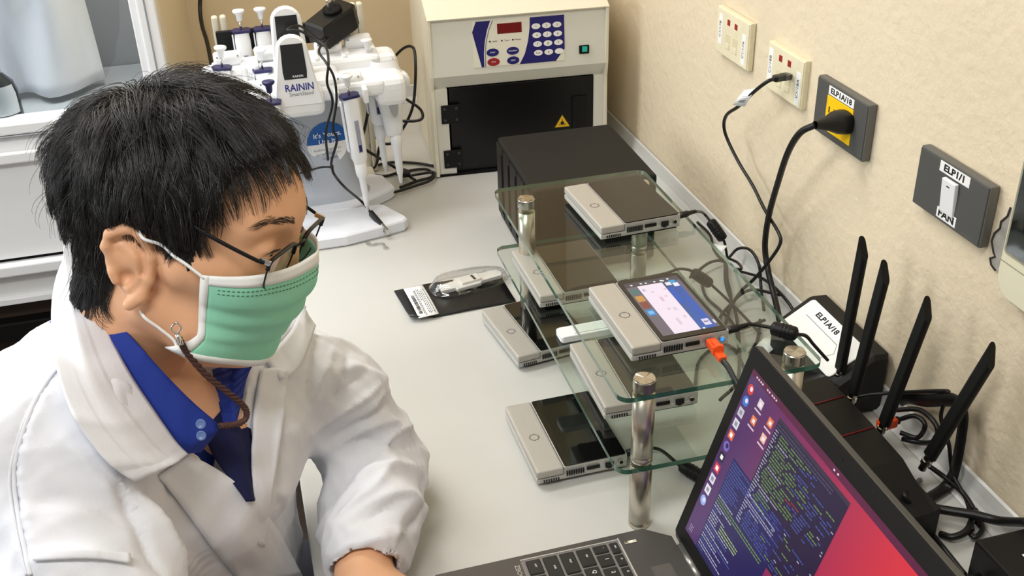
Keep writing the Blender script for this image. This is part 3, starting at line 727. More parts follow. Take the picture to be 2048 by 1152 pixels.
for c_, (a_, b_, dx) in zip(conn, tips):
    tp = at_x(a_, b_, min(c_[0]+dx, .722)); c0 = Vector(c_)+Vector((.004, 0, 0)); d = (Vector(tp)-c0)
    L = d.length; d.normalize(); side = Vector((0, 1, 0)); side = (side-d*side.dot(d)).normalized()
    XX = frame(c0-Vector(t.location), side.cross(d)*-1, side)   # z roughly along d
    zax = Vector((XX[0][2], XX[1][2], XX[2][2]))
    if zax.dot(d) < 0: XX = frame(c0-Vector(t.location), side.cross(d), side)
    o = MB(); pr_ = rrect(-.0046, -.0086, .0046, .0086, .0040, 4); o.prism(pr_, .015, L-.012, 0, X=XX); o.v[-len(pr_):] = [tuple(Vector(v)+d*(.012*(1+q[1]/.0086)-.004)) for v, q in zip(o.v[-len(pr_):], pr_)]
    an = o.build('antenna', M('antenna_black', (7, 7, 7), .5, spec=.35) if 'antenna_black' not in MATS else MATS['antenna_black'], t)
    MB().lathe([(.0046, -.006), (.0046, .003), (.0062, .0035), (.0062, .0085), (.005, .009), (.005, .0155)], XX, 12, smooth=False).build('connector', chrome, an)
# orange plug at the router's rear
q = at_z(1752, 842, .045); t2 = thing('orange_plug', (q[0]+.016, q[1], .030), 'small orange network plug at the rear of the router', 'plug', 0.1)
MB().box((0, 0, .008), (.024, .012, .012), .002).build('plug_body', orange, t2)
MB().box((.014, 0, .008), (.008, .008, .008), .002).build('boot', blackp, t2)

# ------------------------------------------------------------------ power box with label
t = thing('power_supply_box', (.672, 1.055, 0), 'black power box with a white plate labelled ELP1A/18, against the wall behind the router', 'power box')
X = Matrix(((1, 0, 0, 0), (0, 0, 1, 0), (0, 1, 0, 0), (0, 0, 0, 1)))
m = MB(); m.prism([(-.020, .0), (.058, .0), (.058, .084), (.038, .086), (-.014, .054), (-.020, .047)], -.088, .078, .006, X=X); m.build('case', M('psu_black', (20, 20, 20), .5, spec=.35), t)
sl = math.atan2(.032, .052); PX = frame((.0112, -.003, .0698), (0, -1, 0), (math.cos(sl), 0, math.sin(sl)))
o = MB().prism(rrect(-.068, -.031, .068, .029, .006, 4), .0, .0022, .0006).build('white_plate', white_lab, t); o.matrix_local = PX
q = MB().box((-.012, .017, .0024), (.072, .014, .0006), .0002).build('label_strip', M('strip_white', (246, 246, 244), .5), o)
text('ELP1A/18', .0105, ink, q, T(-.012, .017, .0028), bold=.0004, ext=.00005, sx=1.3)
m = MB()
for a_, b_ in (((-.05, .006), (.03, .006)), ((.03, .006), (.04, -.005)), ((.04, -.005), (.03, -.024)), ((.03, -.024), (-.04, -.024))): m.tube([(*a_, .0023), (*b_, .0023)], .0004, 4)
q = m.build('printed_outline', grey_ink, o)

# ------------------------------------------------------------------ small black box at the right corner
t = thing('adapter_box', (.694, .602, 0), 'low black box with a white sticker at the bench corner by the wall', 'box')
MB().box((0, 0, .026), (.078, .165, .050), .003).build('case', M('box_black', (15, 15, 15), .5, spec=.35), t)
o = MB().box((.01, .035, .0512), (.036, .03, .0006), .0002).build('sticker', white_lab, t)
text('NL', .010, ink, o, frame((.012, .042, .0517), (0, -1, 0), (1, 0, 0)), ext=.00005)
X = T(-.045, .06, .022) @ Matrix.Rotation(math.pi/2, 4, 'Y')
MB().lathe([(.004, -.012), (.004, .002)], X, 10).build('cord_socket', blackm, t)
MB().tube(spline([(-.05, .06, .022), (-.09, .05, .014), (-.14, .08, .006), (-.2, .06, .004)], 6), .0028, 8).build('cord', cable_m, t)
# ------------------------------------------------------------------ pipette stand
SX, SY = .10, 1.78
t = thing('pipette_stand', (SX, SY, 0), 'white carousel stand with two small displays on its mast, hung with pipettes', 'pipette stand')
def loc(p): return (p[0]-SX, p[1]-SY, p[2])
# base: front and rear feet
fr = [(-.145, -.10), (-.10, -.122), (-.03, -.134), (.03, -.134), (.10, -.118), (.134, -.108), (.141, -.098), (.139, -.088), (.113, -.035), (.105, -.028), (.06, -.028), (-.06, -.028), (-.11, -.03), (-.15, -.088)]
MB().prism(fr, 0, .021, .003).build('front_foot', cool_p, t)
re = [(-.05, -.028), (.05, -.028), (.132, .028), (.142, .040), (.142, .05), (.13, .1), (.1, .118), (-.1, .118), (-.14, .05)]
MB().prism(re, 0, .0205, .003).build('rear_foot', cool_p, t)
# mast: flared oval column
m = MB(); rows = []
for z, rx, ry, oy in ((.0195, .080, .052, .052), (.03, .070, .044, .058), (.05, .060, .038, .062), (.08, .055, .035, .064), (.14, .053, .034, .065), (.232, .053, .034, .065)):
    rows.append([(.010+rx*1.12*math.cos(a)*(abs(math.cos(a))**-.25 if abs(math.cos(a)) > .02 else 1), oy+ry*math.sin(a), z) for a in [2*math.pi*k/40+.001 for k in range(41)]])
m.grid(rows, flip=True); m.build('mast', grey_col, t)
# round sticker wrapped on the mast front
def on_mast(u, v, o=.0012):        # u along x, v height
    k = min(1, abs(u-.010)/.074); return (u, .065-.034*math.sqrt(max(0, 1-k*k))-o-.0, v)
m = MB(); cu, cv, rr_ = .030, .124, .040; vs = []; fs = []; mi = []
n = 14
for a in range(-n, n+1):
    for b in range(-n, n+1): vs.append(on_mast(cu+a/n*rr_*.92, cv+b/n*rr_))
w_ = 2*n+1
for a in range(2*n):
    for b in range(2*n):
        ca, cb = (a-n+.5)/n, (b-n+.5)/n
        if ca*ca+cb*cb < 1: fs.append((a*w_+b, (a+1)*w_+b, (a+1)*w_+b+1, a*w_+b+1)); mi.append(0 if cb > -.02 else 1)
m.v = vs; m.f = fs; m.mi = mi; m.sm = [True]*len(fs)
# smooth circle edge: move outside verts to the circle
for i, v in enumerate(m.v):
    a, b = (v[0]-cu)/(.92*rr_), (v[2]-cv)/rr_; r_ = math.hypot(a, b)
    if r_ > .96: m.v[i] = on_mast(cu+a/r_*.92*rr_, cv+b/r_*rr_)
st = m.build('round_sticker', [blue_label, white_lab], t)
def mast_text(s, u, v, size, mt, b=0, sx=1):
    p0 = on_mast(u, v, .0026); p1 = on_mast(u+.004, v, .0026); X = frame(p0, Vector(p1)-Vector(p0), (0, 0, 1)); return text(s, size, mt, st, X, bold=b, ext=.0001, sx=sx)
mast_text("It's Yours.", cu, cv+.017, .0125, white_ink, .0002); mast_text('Use It!', cu, cv+.0045, .0125, white_ink, .0002)
mast_text('EasyDirect service for', cu-.002, cv-.010, .0056, grey_ink); mast_text('pipette management', cu-.002, cv-.018, .0056, grey_ink); mast_text('us.mt.com/rainin', cu+.001, cv-.027, .0042, blue_ink)
# carousel deck
dk = MB()
dk.box((0, .060, .262), (.275, .075, .030), .013, seg=4)
dk.box((0, -.012, .243), (.262, .085, .028), .012, seg=4)
dk.box((0, .02, .250), (.12, .14, .036), .014, seg=4)
dk.build('deck', white_p, t)
for sx in (-1, 1):
    MB().box((sx*.142, .055, .250), (.05, .062, .05), .02, seg=4).build('end_lobe', white_p, t)
    MB().box((sx*.140, -.02, .232), (.055, .066, .052), .02, seg=4).build('end_lobe', white_p, t)
slots = [(-.115, -.052, .245, -8), (-.055, -.055, .245, -4), (.070, -.062, .243, 4), (.145, .02, .232, 16), (-.118, .030, .272, -6), (-.050, .030, .274, -3), (.052, .040, .272, 3), (.105, .052, .272, 8)]
for x, y, z, a in slots[:4]+slots[4:]:
    h = MB().lathe([(.0005, -.023), (.011, -.023), (.0135, -.020), (.0135, .020), (.011, .023), (.0005, .023)], T(x, y+.028, z+.014) @ Matrix.Rotation(math.pi/2, 4, 'Y'), 20).build('roller', white_p, t)
    for s in (-1, 1): MB().lathe([(.0018, 0), (.0015, .001)], T(x+s*.017, y+.0165, z+.0215) @ Matrix.Rotation(-2.2+math.pi, 4, 'X'), 8).build('roller_screw', grey_ink, h)
    MB().box((x-.0235, y+.012, z-.004), (.009, .05, .026), .004, seg=3).build('hook_arm', white_p, t)
    MB().box((x+.0235, y+.012, z-.004), (.009, .05, .026), .004, seg=3).build('hook_arm', white_p, t)
# display mast: front and rear readers
def reader(o, w0, w1, h, tilt, zb, name, face):
    X = T(*o) @ Matrix.Rotation(tilt, 4, 'X')
    pts = [(-w1/2, 0), (w1/2, 0), (w0/2, h*.80)]+[(w0/2*math.cos(a), h*.80+h*.2*math.sin(a)) for a in [math.pi*k/10 for k in range(1, 10)]]+[(-w0/2, h*.80)]
    Y = X @ Matrix.Rotation(math.pi/2, 4, 'X')
    a = MB().prism(pts, -.016, .003, .0035, X=Y).build(name, white_p, t)
    q = [(-w0*.36, h*.40), (w0*.36, h*.40), (w0*.385, h*.50), (w0*.35, h*.88), (-w0*.35, h*.88), (-w0*.385, h*.50)]
    s = MB().prism(q, .0028, .0038, 0, X=Y).build('reader_screen', M('reader_dark', (36, 37, 38), .25) if 'reader_dark' not in MATS else MATS['reader_dark'], a)
    return a, Y
a1, Y1 = reader((-.016, -.070, .233), .050, .078, .116, -.12, 0, 'reader_dock', True)
text('RAININ', .0165, blue_ink, a1, Y1 @ T(.004, .032, .0036), bold=.0002, sx=.86, ext=.0001)
text('SmartStand', .0085, grey_ink, a1, Y1 @ T(.006, .0215, .0036), ext=.0001)
text('RAININ', .0052, white_ink, a1, Y1 @ T(.004, .0505, .0042), ext=.0001)
MB().box((-.016, -.045, .236), (.085, .05, .05), .016, seg=4, mat=Matrix.Rotation(-.1, 4, 'X')).build('dock_nose', white_p, t)
a2, Y2 = reader((-.016, -.012, .262), .050, .062, .118, -.12, 0, 'reader_dock', True)

# ------------------------------------------------------------------ pipettes
def pipette(x, y, z, ry=0, rx=0, name='pipette', label='', plunger=None, full=True, rz=0, twist=0):
    """z: height of the plunger top"""
    X = T(x, y, z) @ Matrix.Rotation(math.radians(rx), 4, 'X') @ Matrix.Rotation(math.radians(ry), 4, 'Y') @ Matrix.Rotation(math.radians(twist), 4, 'Z')
    t = thing(name, (0, 0, 0), label, 'pipette', group='pipettes hanging on the stand', mat=X)
    pm = plunger or white_p
    b = MB().lathe([(.0005, 0), (.0098, 0), (.0104, -.002), (.0098, -.004), (.0058, -.0075), (.0046, -.018), (.0038, -.0195), (.0005, -.0195)][::-1], n=16).build('plunger_button', pm, t)
    MB().lathe([(.0017, -.034), (.0017, -.019)], n=8).build('plunger_rod', chrome, b)
    MB().prism([(-.0145, -.011), (.0145, -.011), (.017, .004), (.012, .012), (-.012, .012), (-.017, .004)], -.0385, -.0335, .0012).build('collar', navy, t)
    m = MB(); rows = []
    prof = [(.0120, .0100, -.0388), (.0135, .0115, -.055), (.0132, .0118, -.085), (.0138, .0125, -.12), (.0132, .012, -.148), (.0095, .009, -.156), (.008, .008, -.158)]
    for rx_, ry_, z_ in prof: rows.append([(rx_*np.sign(math.cos(a))*abs(math.cos(a))**.7, ry_*np.sign(math.sin(a))*abs(math.sin(a))**.7, z_) for a in [2*math.pi*k/24 for k in range(25)]])
    m.grid(rows); m.build('handle', white_p, t)
    o = MB().box((.0015, -.0122, -.105), (.0072, .0016, .058), .0007).build('volume_window', M('window_grey', (150, 150, 166), .3) if 'window_grey' not in MATS else MATS['window_grey'], t)
    MB().box((.0015, -.0129, -.126), (.0048, .0006, .012), .0002).build('volume_stripe', navy, o)
    MB().tube(spline([(.0, .010, -.046), (.0, .022, -.048), (.0, .030, -.056), (.0, .031, -.064)], 6), .0048, 8, flat=.6).build('finger_hook', white_p, t)
    MB().box((-.0158, .002, -.088), (.0026, .010, .09), .001).build('ejector_bar', cool_p, t)
    MB().lathe([(.0102, -.156), (.0102, -.176), (.0088, -.182), (.0066, -.186), (.0050, -.228), (.0040, -.240), (.0030, -.2405), (.0022, -.252), (.0014, -.2525)][::-1], n=16).build('shaft', white_p, t)
    return t
pts = dict(a=at_y(692, 150, 1.70), b=at_y(536, 162, 1.70), c=at_y(440, 93, 1.80), d=at_y(519, 98, 1.80), e=at_y(651, 84, 1.905), f=at_y(732, 78, 1.82), g=at_y(476, 20, 1.90), h=at_y(519, 16, 1.90), i=at_y(563, 22, 1.90))
pipette(*pts['a'], ry=-3, rx=2, label='white pipette at the front of the stand, in full view to its slim tip', twist=10)
pipette(*pts['b'], label='pipette with dark navy plunger at the front of the stand, half hidden by the hair', plunger=navy)
pipette(*pts['c'], ry=4, label='pipette in the middle row of the stand, nearest the loose wall cable')
pipette(*pts['d'], label='pipette in the middle row of the stand, next to the double display')
pipette(*pts['e'], rx=2, label='pipette in the middle row, with black cables passing just in front')
pipette(*pts['f'], ry=-3, label='pipette in the middle row, beneath the black power adapter')
pipette(*pts['g'], label='tall rear pipette nearest the end of the black rail, with raised white plunger')
pipette(*pts['h'], label='middle one of three tall rear pipettes in the black rail')
pipette(*pts['i'], label='tall rear pipette partly hidden behind the upper display')
# side pipette with the open finger loop hanging on the right lobe
q0 = at_y(772, 170, 1.80); q1 = at_y(788, 366, 1.80)
t = thing('pipette', tuple(q0), 'wide-bodied white pipette hanging at the side of the stand with an open slotted handle', 'pipette', group='pipettes hanging on the stand')
dx, dz = q1[0]-q0[0], q1[2]-q0[2]
X = Matrix.Rotation(math.radians(-4), 4, 'Y')
m = MB(); rows = []
for w2, d2, z_, ox in ((.019, .012, .045, -.002), (.027, .015, .028, .0), (.027, .016, .0, .002), (.022, .015, -.03, .004), (.018, .0135, -.06, .006), (.0155, .012, -.088, .007), (.012, .010, -.092, .007)):
    rows.append([(ox+w2*np.sign(math.cos(a))*abs(math.cos(a))**.75, d2*np.sign(math.sin(a))*abs(math.sin(a))**.75, z_) for a in [2*math.pi*k/24 for k in range(25)]])
m.grid(rows, flip=True); m.build('handle', white_p, t)
MB().prism([(.0 + .0085*math.cos(a), .035*math.sin(a)) for a in [2*math.pi*k/20 for k in range(20)]], .0145, .0165, 0, X=T(.006, 0, -.02) @ Matrix.Rotation(math.pi/2, 4, 'X') @ Matrix.Rotation(.12, 4, 'Z')).build('slot_recess', M('slot_grey', (176, 178, 182), .4), t)
MB().prism([(.0 + .0045*math.cos(a), .014*math.sin(a)) for a in [2*math.pi*k/16 for k in range(16)]], .0166, .0176, 0, X=T(.004, 0, -.008) @ Matrix.Rotation(math.pi/2, 4, 'X') @ Matrix.Rotation(.12, 4, 'Z')).build('slot_window', MATS['window_grey'], t)
MB().lathe([(.0105, -.09), (.0098, -.11), (.0078, -.125), (.0062, -.165), (.0045, -.172), (.0030, -.186), (.002, -.188)][::-1], T(.006, 0, 0) @ Matrix.Rotation(-.03, 4, 'Y'), n=16).build('shaft', white_p, t)
MB().lathe([(.0004, -.012), (.013, -.012), (.016, -.008), (.016, .008), (.013, .012), (.0004, .012)], T(.026, .0, .006) @ Matrix.Rotation(math.pi/2, 4, 'X'), 20).build('shoulder_knob', white_p, t)
# rear rack with cream posts and black rail
t = thing('pipette_rack', (.085, 1.955, 0), 'older rack with paired cream posts and a black rail, behind the white stand', 'rack')
for px in (432, 449): q = at_y(px, 58, 1.955); MB().box((q[0]-.085, 0, .165), (.0115, .016, .33), .005, seg=3).build('post', M('post_cream', (214, 208, 190), .5) if 'post_cream' not in MATS else MATS['post_cream'], t)
for px in (706, 720): q = at_y(px, 30, 1.955); MB().box((q[0]-.085, 0, .165), (.0115, .016, .33), .005, seg=3).build('post', MATS['post_cream'], t)
MB().box((0, -.012, .287), (.235, .012, .036), .002).build('rail', blackp, t)
MB().box((0, .0, .006), (.27, .10, .012), .004).build('base_plate', MATS['post_cream'], t)

# ------------------------------------------------------------------ black mains adapter lying on the stand
q = at_y(668, 62, 1.855)
ad = Matrix.Translation((q[0], 1.855, .323)) @ Matrix.Rotation(.62, 4, 'Z') @ Matrix.Rotation(-.30, 4, 'Y') @ Matrix.Rotation(.12, 4, 'X')
t = thing('mains_adapter', (0, 0, 0), 'black plug-in power adapter with upturned metal prongs, lying on the pipette stand', 'adapter', mat=ad)
MB().prism([(-.042, -.022), (.03, -.026), (.042, -.018), (.042, .018), (.03, .026), (-.042, .022)], -.022, .022, .004).build('case', blackp, t)
MB().lathe([(.0165, .022), (.0165, .0275), (.014, .029)], T(.006, 0, 0), 20, smooth=False).build('plug_face', blackm, t)
for s in (-1, 1): MB().box((.006+s*.0062, 0, .038), (.0016, .0062, .018), .0006).build('prong', chrome, t)
MB().box((.0422, 0, -.002), (.0006, .024, .014), .0002).build('rating_label', white_lab, t)

# ------------------------------------------------------------------ cables at the pipette stand
def ray_pts(l): return [at_y(a, b, y) for a, b, y in l]
cable('display_cable', ray_pts([(655, 60, 1.83), (640, 80, 1.80), (600, 52, 1.765), (575, 60, 1.752), (600, 62, 1.748), (632, 80, 1.74), (652, 95, 1.72), (657, 125, 1.675), (654, 165, 1.667), (665, 205, 1.662), (652, 265, 1.665), (656, 320, 1.68)]), .0021, 'black cable hanging from the upper display down the front of the stand')
cable('adapter_cable', ray_pts([(660, 72, 1.84), (638, 100, 1.72), (652, 125, 1.672), (668, 155, 1.662), (673, 200, 1.655), (666, 255, 1.655), (674, 280, 1.658), (664, 318, 1.668), (662, 336, 1.675)]), .0021, 'black cable twisted around its neighbour in front of the white stand mast')
p_ = [(664, 330, 1.678), (668, 348, 1.675), (690, 375, 1.67)]
us = [*ray_pts(p_), at_z(722, 402, .035), at_z(740, 424, .030)]
t = thing('usb_cable', (0, 0, 0), 'black cable ending in a silver rectangular plug at the edge of the white stand foot', 'cable')
MB().tube(spline(us, 8), .0022, 8).build('cord', cable_m, t)
a0, a1 = Vector(at_z(741, 425, .030)), Vector(at_z(776, 466, .013)); X = frame(a0, a1-a0, (0, 0, 1)); L_ = (a1-a0).length
o = MB().box((L_*.32, 0, 0), (L_*.66, .0115, .0075), .003, seg=3).build('grip', cable_m, t); o.matrix_local = X
o = MB().box((L_*.82, 0, 0), (L_*.34, .0118, .0048), .0006).build('metal_plug', chrome, t); o.matrix_local = X
for s in (-1, 1):
    o = MB().box((L_*.85, s*.0028, .0023), (.0026, .0022, .0006)).build('plug_hole', darkport, t); o.matrix_local = X
cable('thin_cable', [*ray_pts([(660, 334, 1.678), (640, 335, 1.69), (600, 346, 1.69), (560, 352, 1.69), (520, 350, 1.70)])], .0018, 'thin black cable crossing the stand mast towards the hair')
cable('loose_wall_cable', ray_pts([(402, -30, 2.30), (400, 15, 2.29), (404, 50, 2.25), (413, 80, 2.2), (420, 112, 2.15), (425, 150, 2.1), (430, 260, 2.05)])+[np.array((-.02, 2.05, .03))], .0042, 'thick black cable running down the back wall beside the cabinet')
cable('loop_cable', ray_pts([(735, 210, 1.92), (752, 170, 1.98), (775, 132, 2.02), (805, 98, 2.0), (826, 95, 1.97), (831, 125, 1.94), (830, 175, 1.93), (825, 215, 1.92), (810, 250, 1.92), (785, 285, 1.93), (760, 292, 1.94)])+[np.array((.22, 1.95, .006)), np.array((.15, 1.97, .006))], .0028, 'black cable in a tall loop between the stand and the cream instrument')
cable('crossing_cable', ray_pts([(700, 140, 1.90), (760, 165, 1.95), (792, 185, 1.93), (815, 200, 1.92), (840, 218, 1.91), (845, 235, 1.90), (830, 242, 1.90), (790, 243, 1.92), (770, 255, 1.94), (755, 268, 1.96)])+[np.array((.2, 1.99, .006))], .0028, 'black cable crossing behind the side pipette and turning back at the instrument')
cable('hanging_cable', ray_pts([(737, 150, 1.88), (740, 190, 1.86), (735, 230, 1.86), (724, 275, 1.86), (705, 320, 1.87), (690, 350, 1.88)])+[np.array((.17, 1.93, .025))], .0028, 'black cable dropping straight behind the front pipette')
fl = lambda l, z=.0035: [at_z(a, b, z) for a, b in l]
cable('coiled_cable', fl([(720, 385), (760, 392), (800, 375), (835, 362), (866, 352), (850, 338), (800, 345), (770, 352), (742, 348), (745, 335), (780, 325), (830, 326), (868, 332)], .004)[2:], .0028, 'black cable coiled flat on the bench between stand and cream instrument')
cable('second_coil_cable', fl([(745, 390), (790, 384), (830, 372), (862, 360), (868, 345), (840, 348), (818, 352)], .0095), .0028, 'black cable crossing over the coil in front of the cream instrument')
kb = [*ray_pts([(715, 290, 1.88), (745, 308, 1.86)]), at_z(790, 335, .014), at_z(830, 360, .012)]
t = thing('knotted_cable', (0, 0, 0), 'black cable with an oval lump running down to the coil on the bench', 'cable')
MB().tube(spline(kb, 8), .0028, 8).build('cord', cable_m, t)
q = Vector(at_z(806, 346, .016)); MB().lathe([(.0005, -.018), (.007, -.013), (.0098, 0), (.007, .013), (.0005, .018)], T(*q) @ Matrix.Rotation(1.4, 4, 'X') @ Matrix.Rotation(.7, 4, 'Y'), 12).build('lump', cable_m, t)
# clear plastic scrap on the bench
o = MB().tube(spline(fl([(733, 482), (742, 490), (755, 487), (766, 488), (772, 496), (776, 497)], .0016), 8), .0042, 8, flat=.28, rad=[.002+.0028*abs(math.sin(k*.35)) for k in range(41)]).build('plastic_scrap', plastic_clear)
tag(o, 'small clear twisted plastic scrap on the bench in front of the white stand', 'scrap')

# ------------------------------------------------------------------ pouch with blister pack
pc_ = [at_z(*q, 0) for q in ((788, 583), (822, 645), (1032, 604), (996, 545))]
c0 = Vector((pc_[0]+pc_[1]+pc_[2]+pc_[3])/4)
t = thing('blister_pouch', (c0.x, c0.y, 0), 'black foil pouch with clear blister and barcode label, flat on the bench', 'pouch')
A_, B_2, C_, D_ = [Vector(q)-Vector((c0.x, c0.y, 0)) for q in pc_]
rows = []
for i in range(9):
    v = i/8; row = []
    for j in range(15):
        u = j/14; q = (A_*(1-u)+D_*u)*(1-v)+(B_2*(1-u)+C_*u)*v
        zz_ = .0016+.0045*max(0, 1-u*5)**2*v+.0016*math.sin(5*u+2*v)**2+(.004*max(0, (v-.8)*5) if u < .2 else 0)
        row.append((q.x, q.y, zz_))
    rows.append(row)
MB().grid(rows, thick=.0013, flip=True).build('foil_pouch', M('foil_black', (16, 16, 17), .4), t)
lp = [Vector(at_z(*q, .005))-Vector((c0.x, c0.y, 0)) for q in ((807, 580), (845, 572), (878, 630), (838, 639))]
m = MB(); rows = []
for i in range(6):
    v = i/5; rows.append([tuple((lp[0]*(1-u)+lp[1]*u)*(1-v)+(lp[3]*(1-u)+lp[2]*u)*v+Vector((0, 0, .0022+.0016*math.sin(3*v)))) for u in (0, .25, .5, .75, 1)])
lb = m.grid(rows, thick=.0003, flip=True).build('barcode_label', white_lab, t)
def labp(u, v, dz=.0006):
    q = (lp[0]*(1-u)+lp[1]*u)*(1-v)+(lp[3]*(1-u)+lp[2]*u)*v; return (q.x, q.y, q.z+.0022+.0016*math.sin(3*v)+dz)
m = MB(); v = .3
while v < .88:
    w_ = random.choice((.008, .014, .022)); m.add([labp(.12, v), labp(.3, v), labp(.3, v+w_), labp(.12, v+w_)], [(0, 1, 2, 3)]); v += w_+random.choice((.008, .014))
m.build('barcode', ink, lb)
m = MB()
for u in (.36, .42, .52, .6, .68, .76, .86):
    v = .12+random.random()*.1; e = .9 if u != .52 else .5
    while v < e: w_ = random.uniform(.03, .08); m.add([labp(u, v), labp(u+.035, v), labp(u+.035, v+w_), labp(u, v+w_)], [(0, 1, 2, 3)]); v += w_+.02
m.build('small_print', M('print_grey', (70, 70, 70), .6), lb)
# blister: long dome along the pouch
b0, b1 = Vector(at_z(868, 588, .0))-Vector((c0.x, c0.y, 0)), Vector(at_z(1010, 558, 0))-Vector((c0.x, c0.y, 0)); ctr = (b0+b1)/2; ctr.z = .004
XB = frame(ctr, b1-b0, (Vector((0, 0, 1)).cross(b1-b0))); hl = (b1-b0).length/2+.006
m = MB(); rows = []
for s_, z_ in ((1.0, 0), (1.0, .0025), (.93, .0032), (.90, .012), (.84, .0165), (.7, .018), (.3, .0184), (.02, .0185)):
    rows.append([(np.sign(math.cos(a))*abs(math.cos(a))**.8*(hl*s_ if s_ < .9 else hl-(1-s_)*.05), (.029-.006*math.cos(a))*np.sign(math.sin(a))*abs(math.sin(a))**.8*(s_ if s_ < .9 else 1-(1-s_)*1.4), z_) for a in [2*math.pi*k/40 for k in range(41)]])
o = m.grid(rows, flip=False).build('blister', plastic_clear, t); o.matrix_local = XB
fc = MB(); fc.prism([(-.052, -.010), (-.03, -.012), (-.028, -.017), (.012, -.017), (.016, -.012), (.05, -.012), (.056, -.004), (.052, .010), (.02, .012), (.016, .016), (-.02, .016), (-.024, .010), (-.05, .008)], .002, .008, .001)
o = fc.build('white_insert', M('insert_white', (230, 228, 222), .4), t); o.matrix_local = XB @ Matrix.Rotation(.12, 4, 'Z')
q = MB().box((.0, .0, .0095), (.034, .020, .004), .001).build('insert_block', MATS['insert_white'], o)
MB().box((.006, -.001, .0117), (.004, .015, .0008), .0002).build('insert_slot', darkport, o)

# ------------------------------------------------------------------ cables on the wall side
d2 = XW-.012
t = thing('network_cable', (0, 0, 0), 'black network cable with paper flag hanging from the cream wall plate', 'cable')
m = MB(); wp = [at_x(1552, 157, d2-.03), at_x(1535, 163, d2-.045), at_x(1510, 182, d2-.05), at_x(1478, 212, d2-.045), at_x(1452, 232, d2-.035), at_x(1450, 265, d2-.025), at_x(1475, 320, d2-.016), at_x(1505, 370, d2-.014), at_x(1530, 420, d2-.016), at_x(1557, 465, d2-.02), at_x(1560, 488, d2-.022), at_x(1540, 520, d2-.03), at_x(1510, 556, d2-.04), at_x(1480, 585, d2-.055), at_x(1455, 625, d2-.085)]
m.tube(spline(wp, 8), .0026, 8); m.build('cord', cable_m, t)
a0 = Vector(at_x(1577, 152, XW-.014)); a1 = Vector(wp[0])
X = frame(a0, a1-a0, (0, 1, 0)); L_ = (a1-a0).length
o = MB().box((.008, 0, 0), (.018, .0115, .008), .001).build('plug', M('plug_clear_grey', (70, 70, 72), .25), t); o.matrix_local = X
o = MB().box((L_*.5+.006, 0, 0), (L_*.9, .010, .009), .003, seg=3).build('boot', cable_m, t); o.matrix_local = X
f0, f1, f2, f3 = [Vector(at_x(a, b, d2-.05)) for a, b in ((1490, 180), (1514, 176), (1490, 213), (1466, 210))]
o = MB().grid([[f0, f1], [(f0+f3)/2+Vector((-.001, 0, 0)), (f1+f2)/2+Vector((-.001, 0, 0))], [f3, f2]], thick=.0008).build('paper_flag', white_lab, t)
m = MB()
for k in range(4):
    a_ = .45+.1*k; s_, e_ = f0.lerp(f3, a_).lerp(f1.lerp(f2, a_), .3), f0.lerp(f3, a_).lerp(f1.lerp(f2, a_), .8); m.tube([s_+Vector((-.0014, 0, 0)), e_+Vector((-.0014, 0, 0))], .0005, 4)
m.build('flag_print', ink, o)
# mains plug and thick cord
t = thing('power_cable', (0, 0, 0), 'thick black mains cord with moulded plug in the yellow socket', 'cable')
g0 = Vector(at_x(1693, 243, XW-.014)); g1 = Vector(at_x(1630, 250, XW-.062))
X = frame(g0, g1-g0, (0, 0, 1)); L_ = (g1-g0).length
m = MB(); rows = []
for x_, ry_, rz_ in ((0, .014, .0165), (.006, .0145, .017), (.018, .013, .015), (.03, .0085, .0095), (.042, .0062, .0062), (L_, .0048, .0048)):
    rows.append([(x_, ry_*np.sign(math.cos(a))*abs(math.cos(a))**.7, rz_*np.sign(math.sin(a))*abs(math.sin(a))**.7) for a in [2*math.pi*k/20 for k in range(21)]])
m.grid(rows); m.add(rows[0][:-1], [tuple(range(20))]); o = m.build('moulded_plug', cable_m, t); o.matrix_local = X
mp = [g1, Vector(at_x(1600, 266, XW-.07)), Vector(at_x(1576, 305, XW-.066)), Vector(at_x(1556, 365, XW-.05)), Vector(at_x(1538, 430, XW-.036)), Vector(at_x(1530, 490, XW-.030)), Vector(at_x(1536, 540, XW-.030)), Vector(at_x(1548, 590, XW-.035)), Vector(at_x(1556, 625, XW-.045)), Vector(at_z(1568, 690, .012)), Vector(at_z(1578, 740, .006)), Vector((.60, .99+.06, .006))]
MB().tube(spline(mp, 8), .0044, 10).build('cord', cable_m, t)
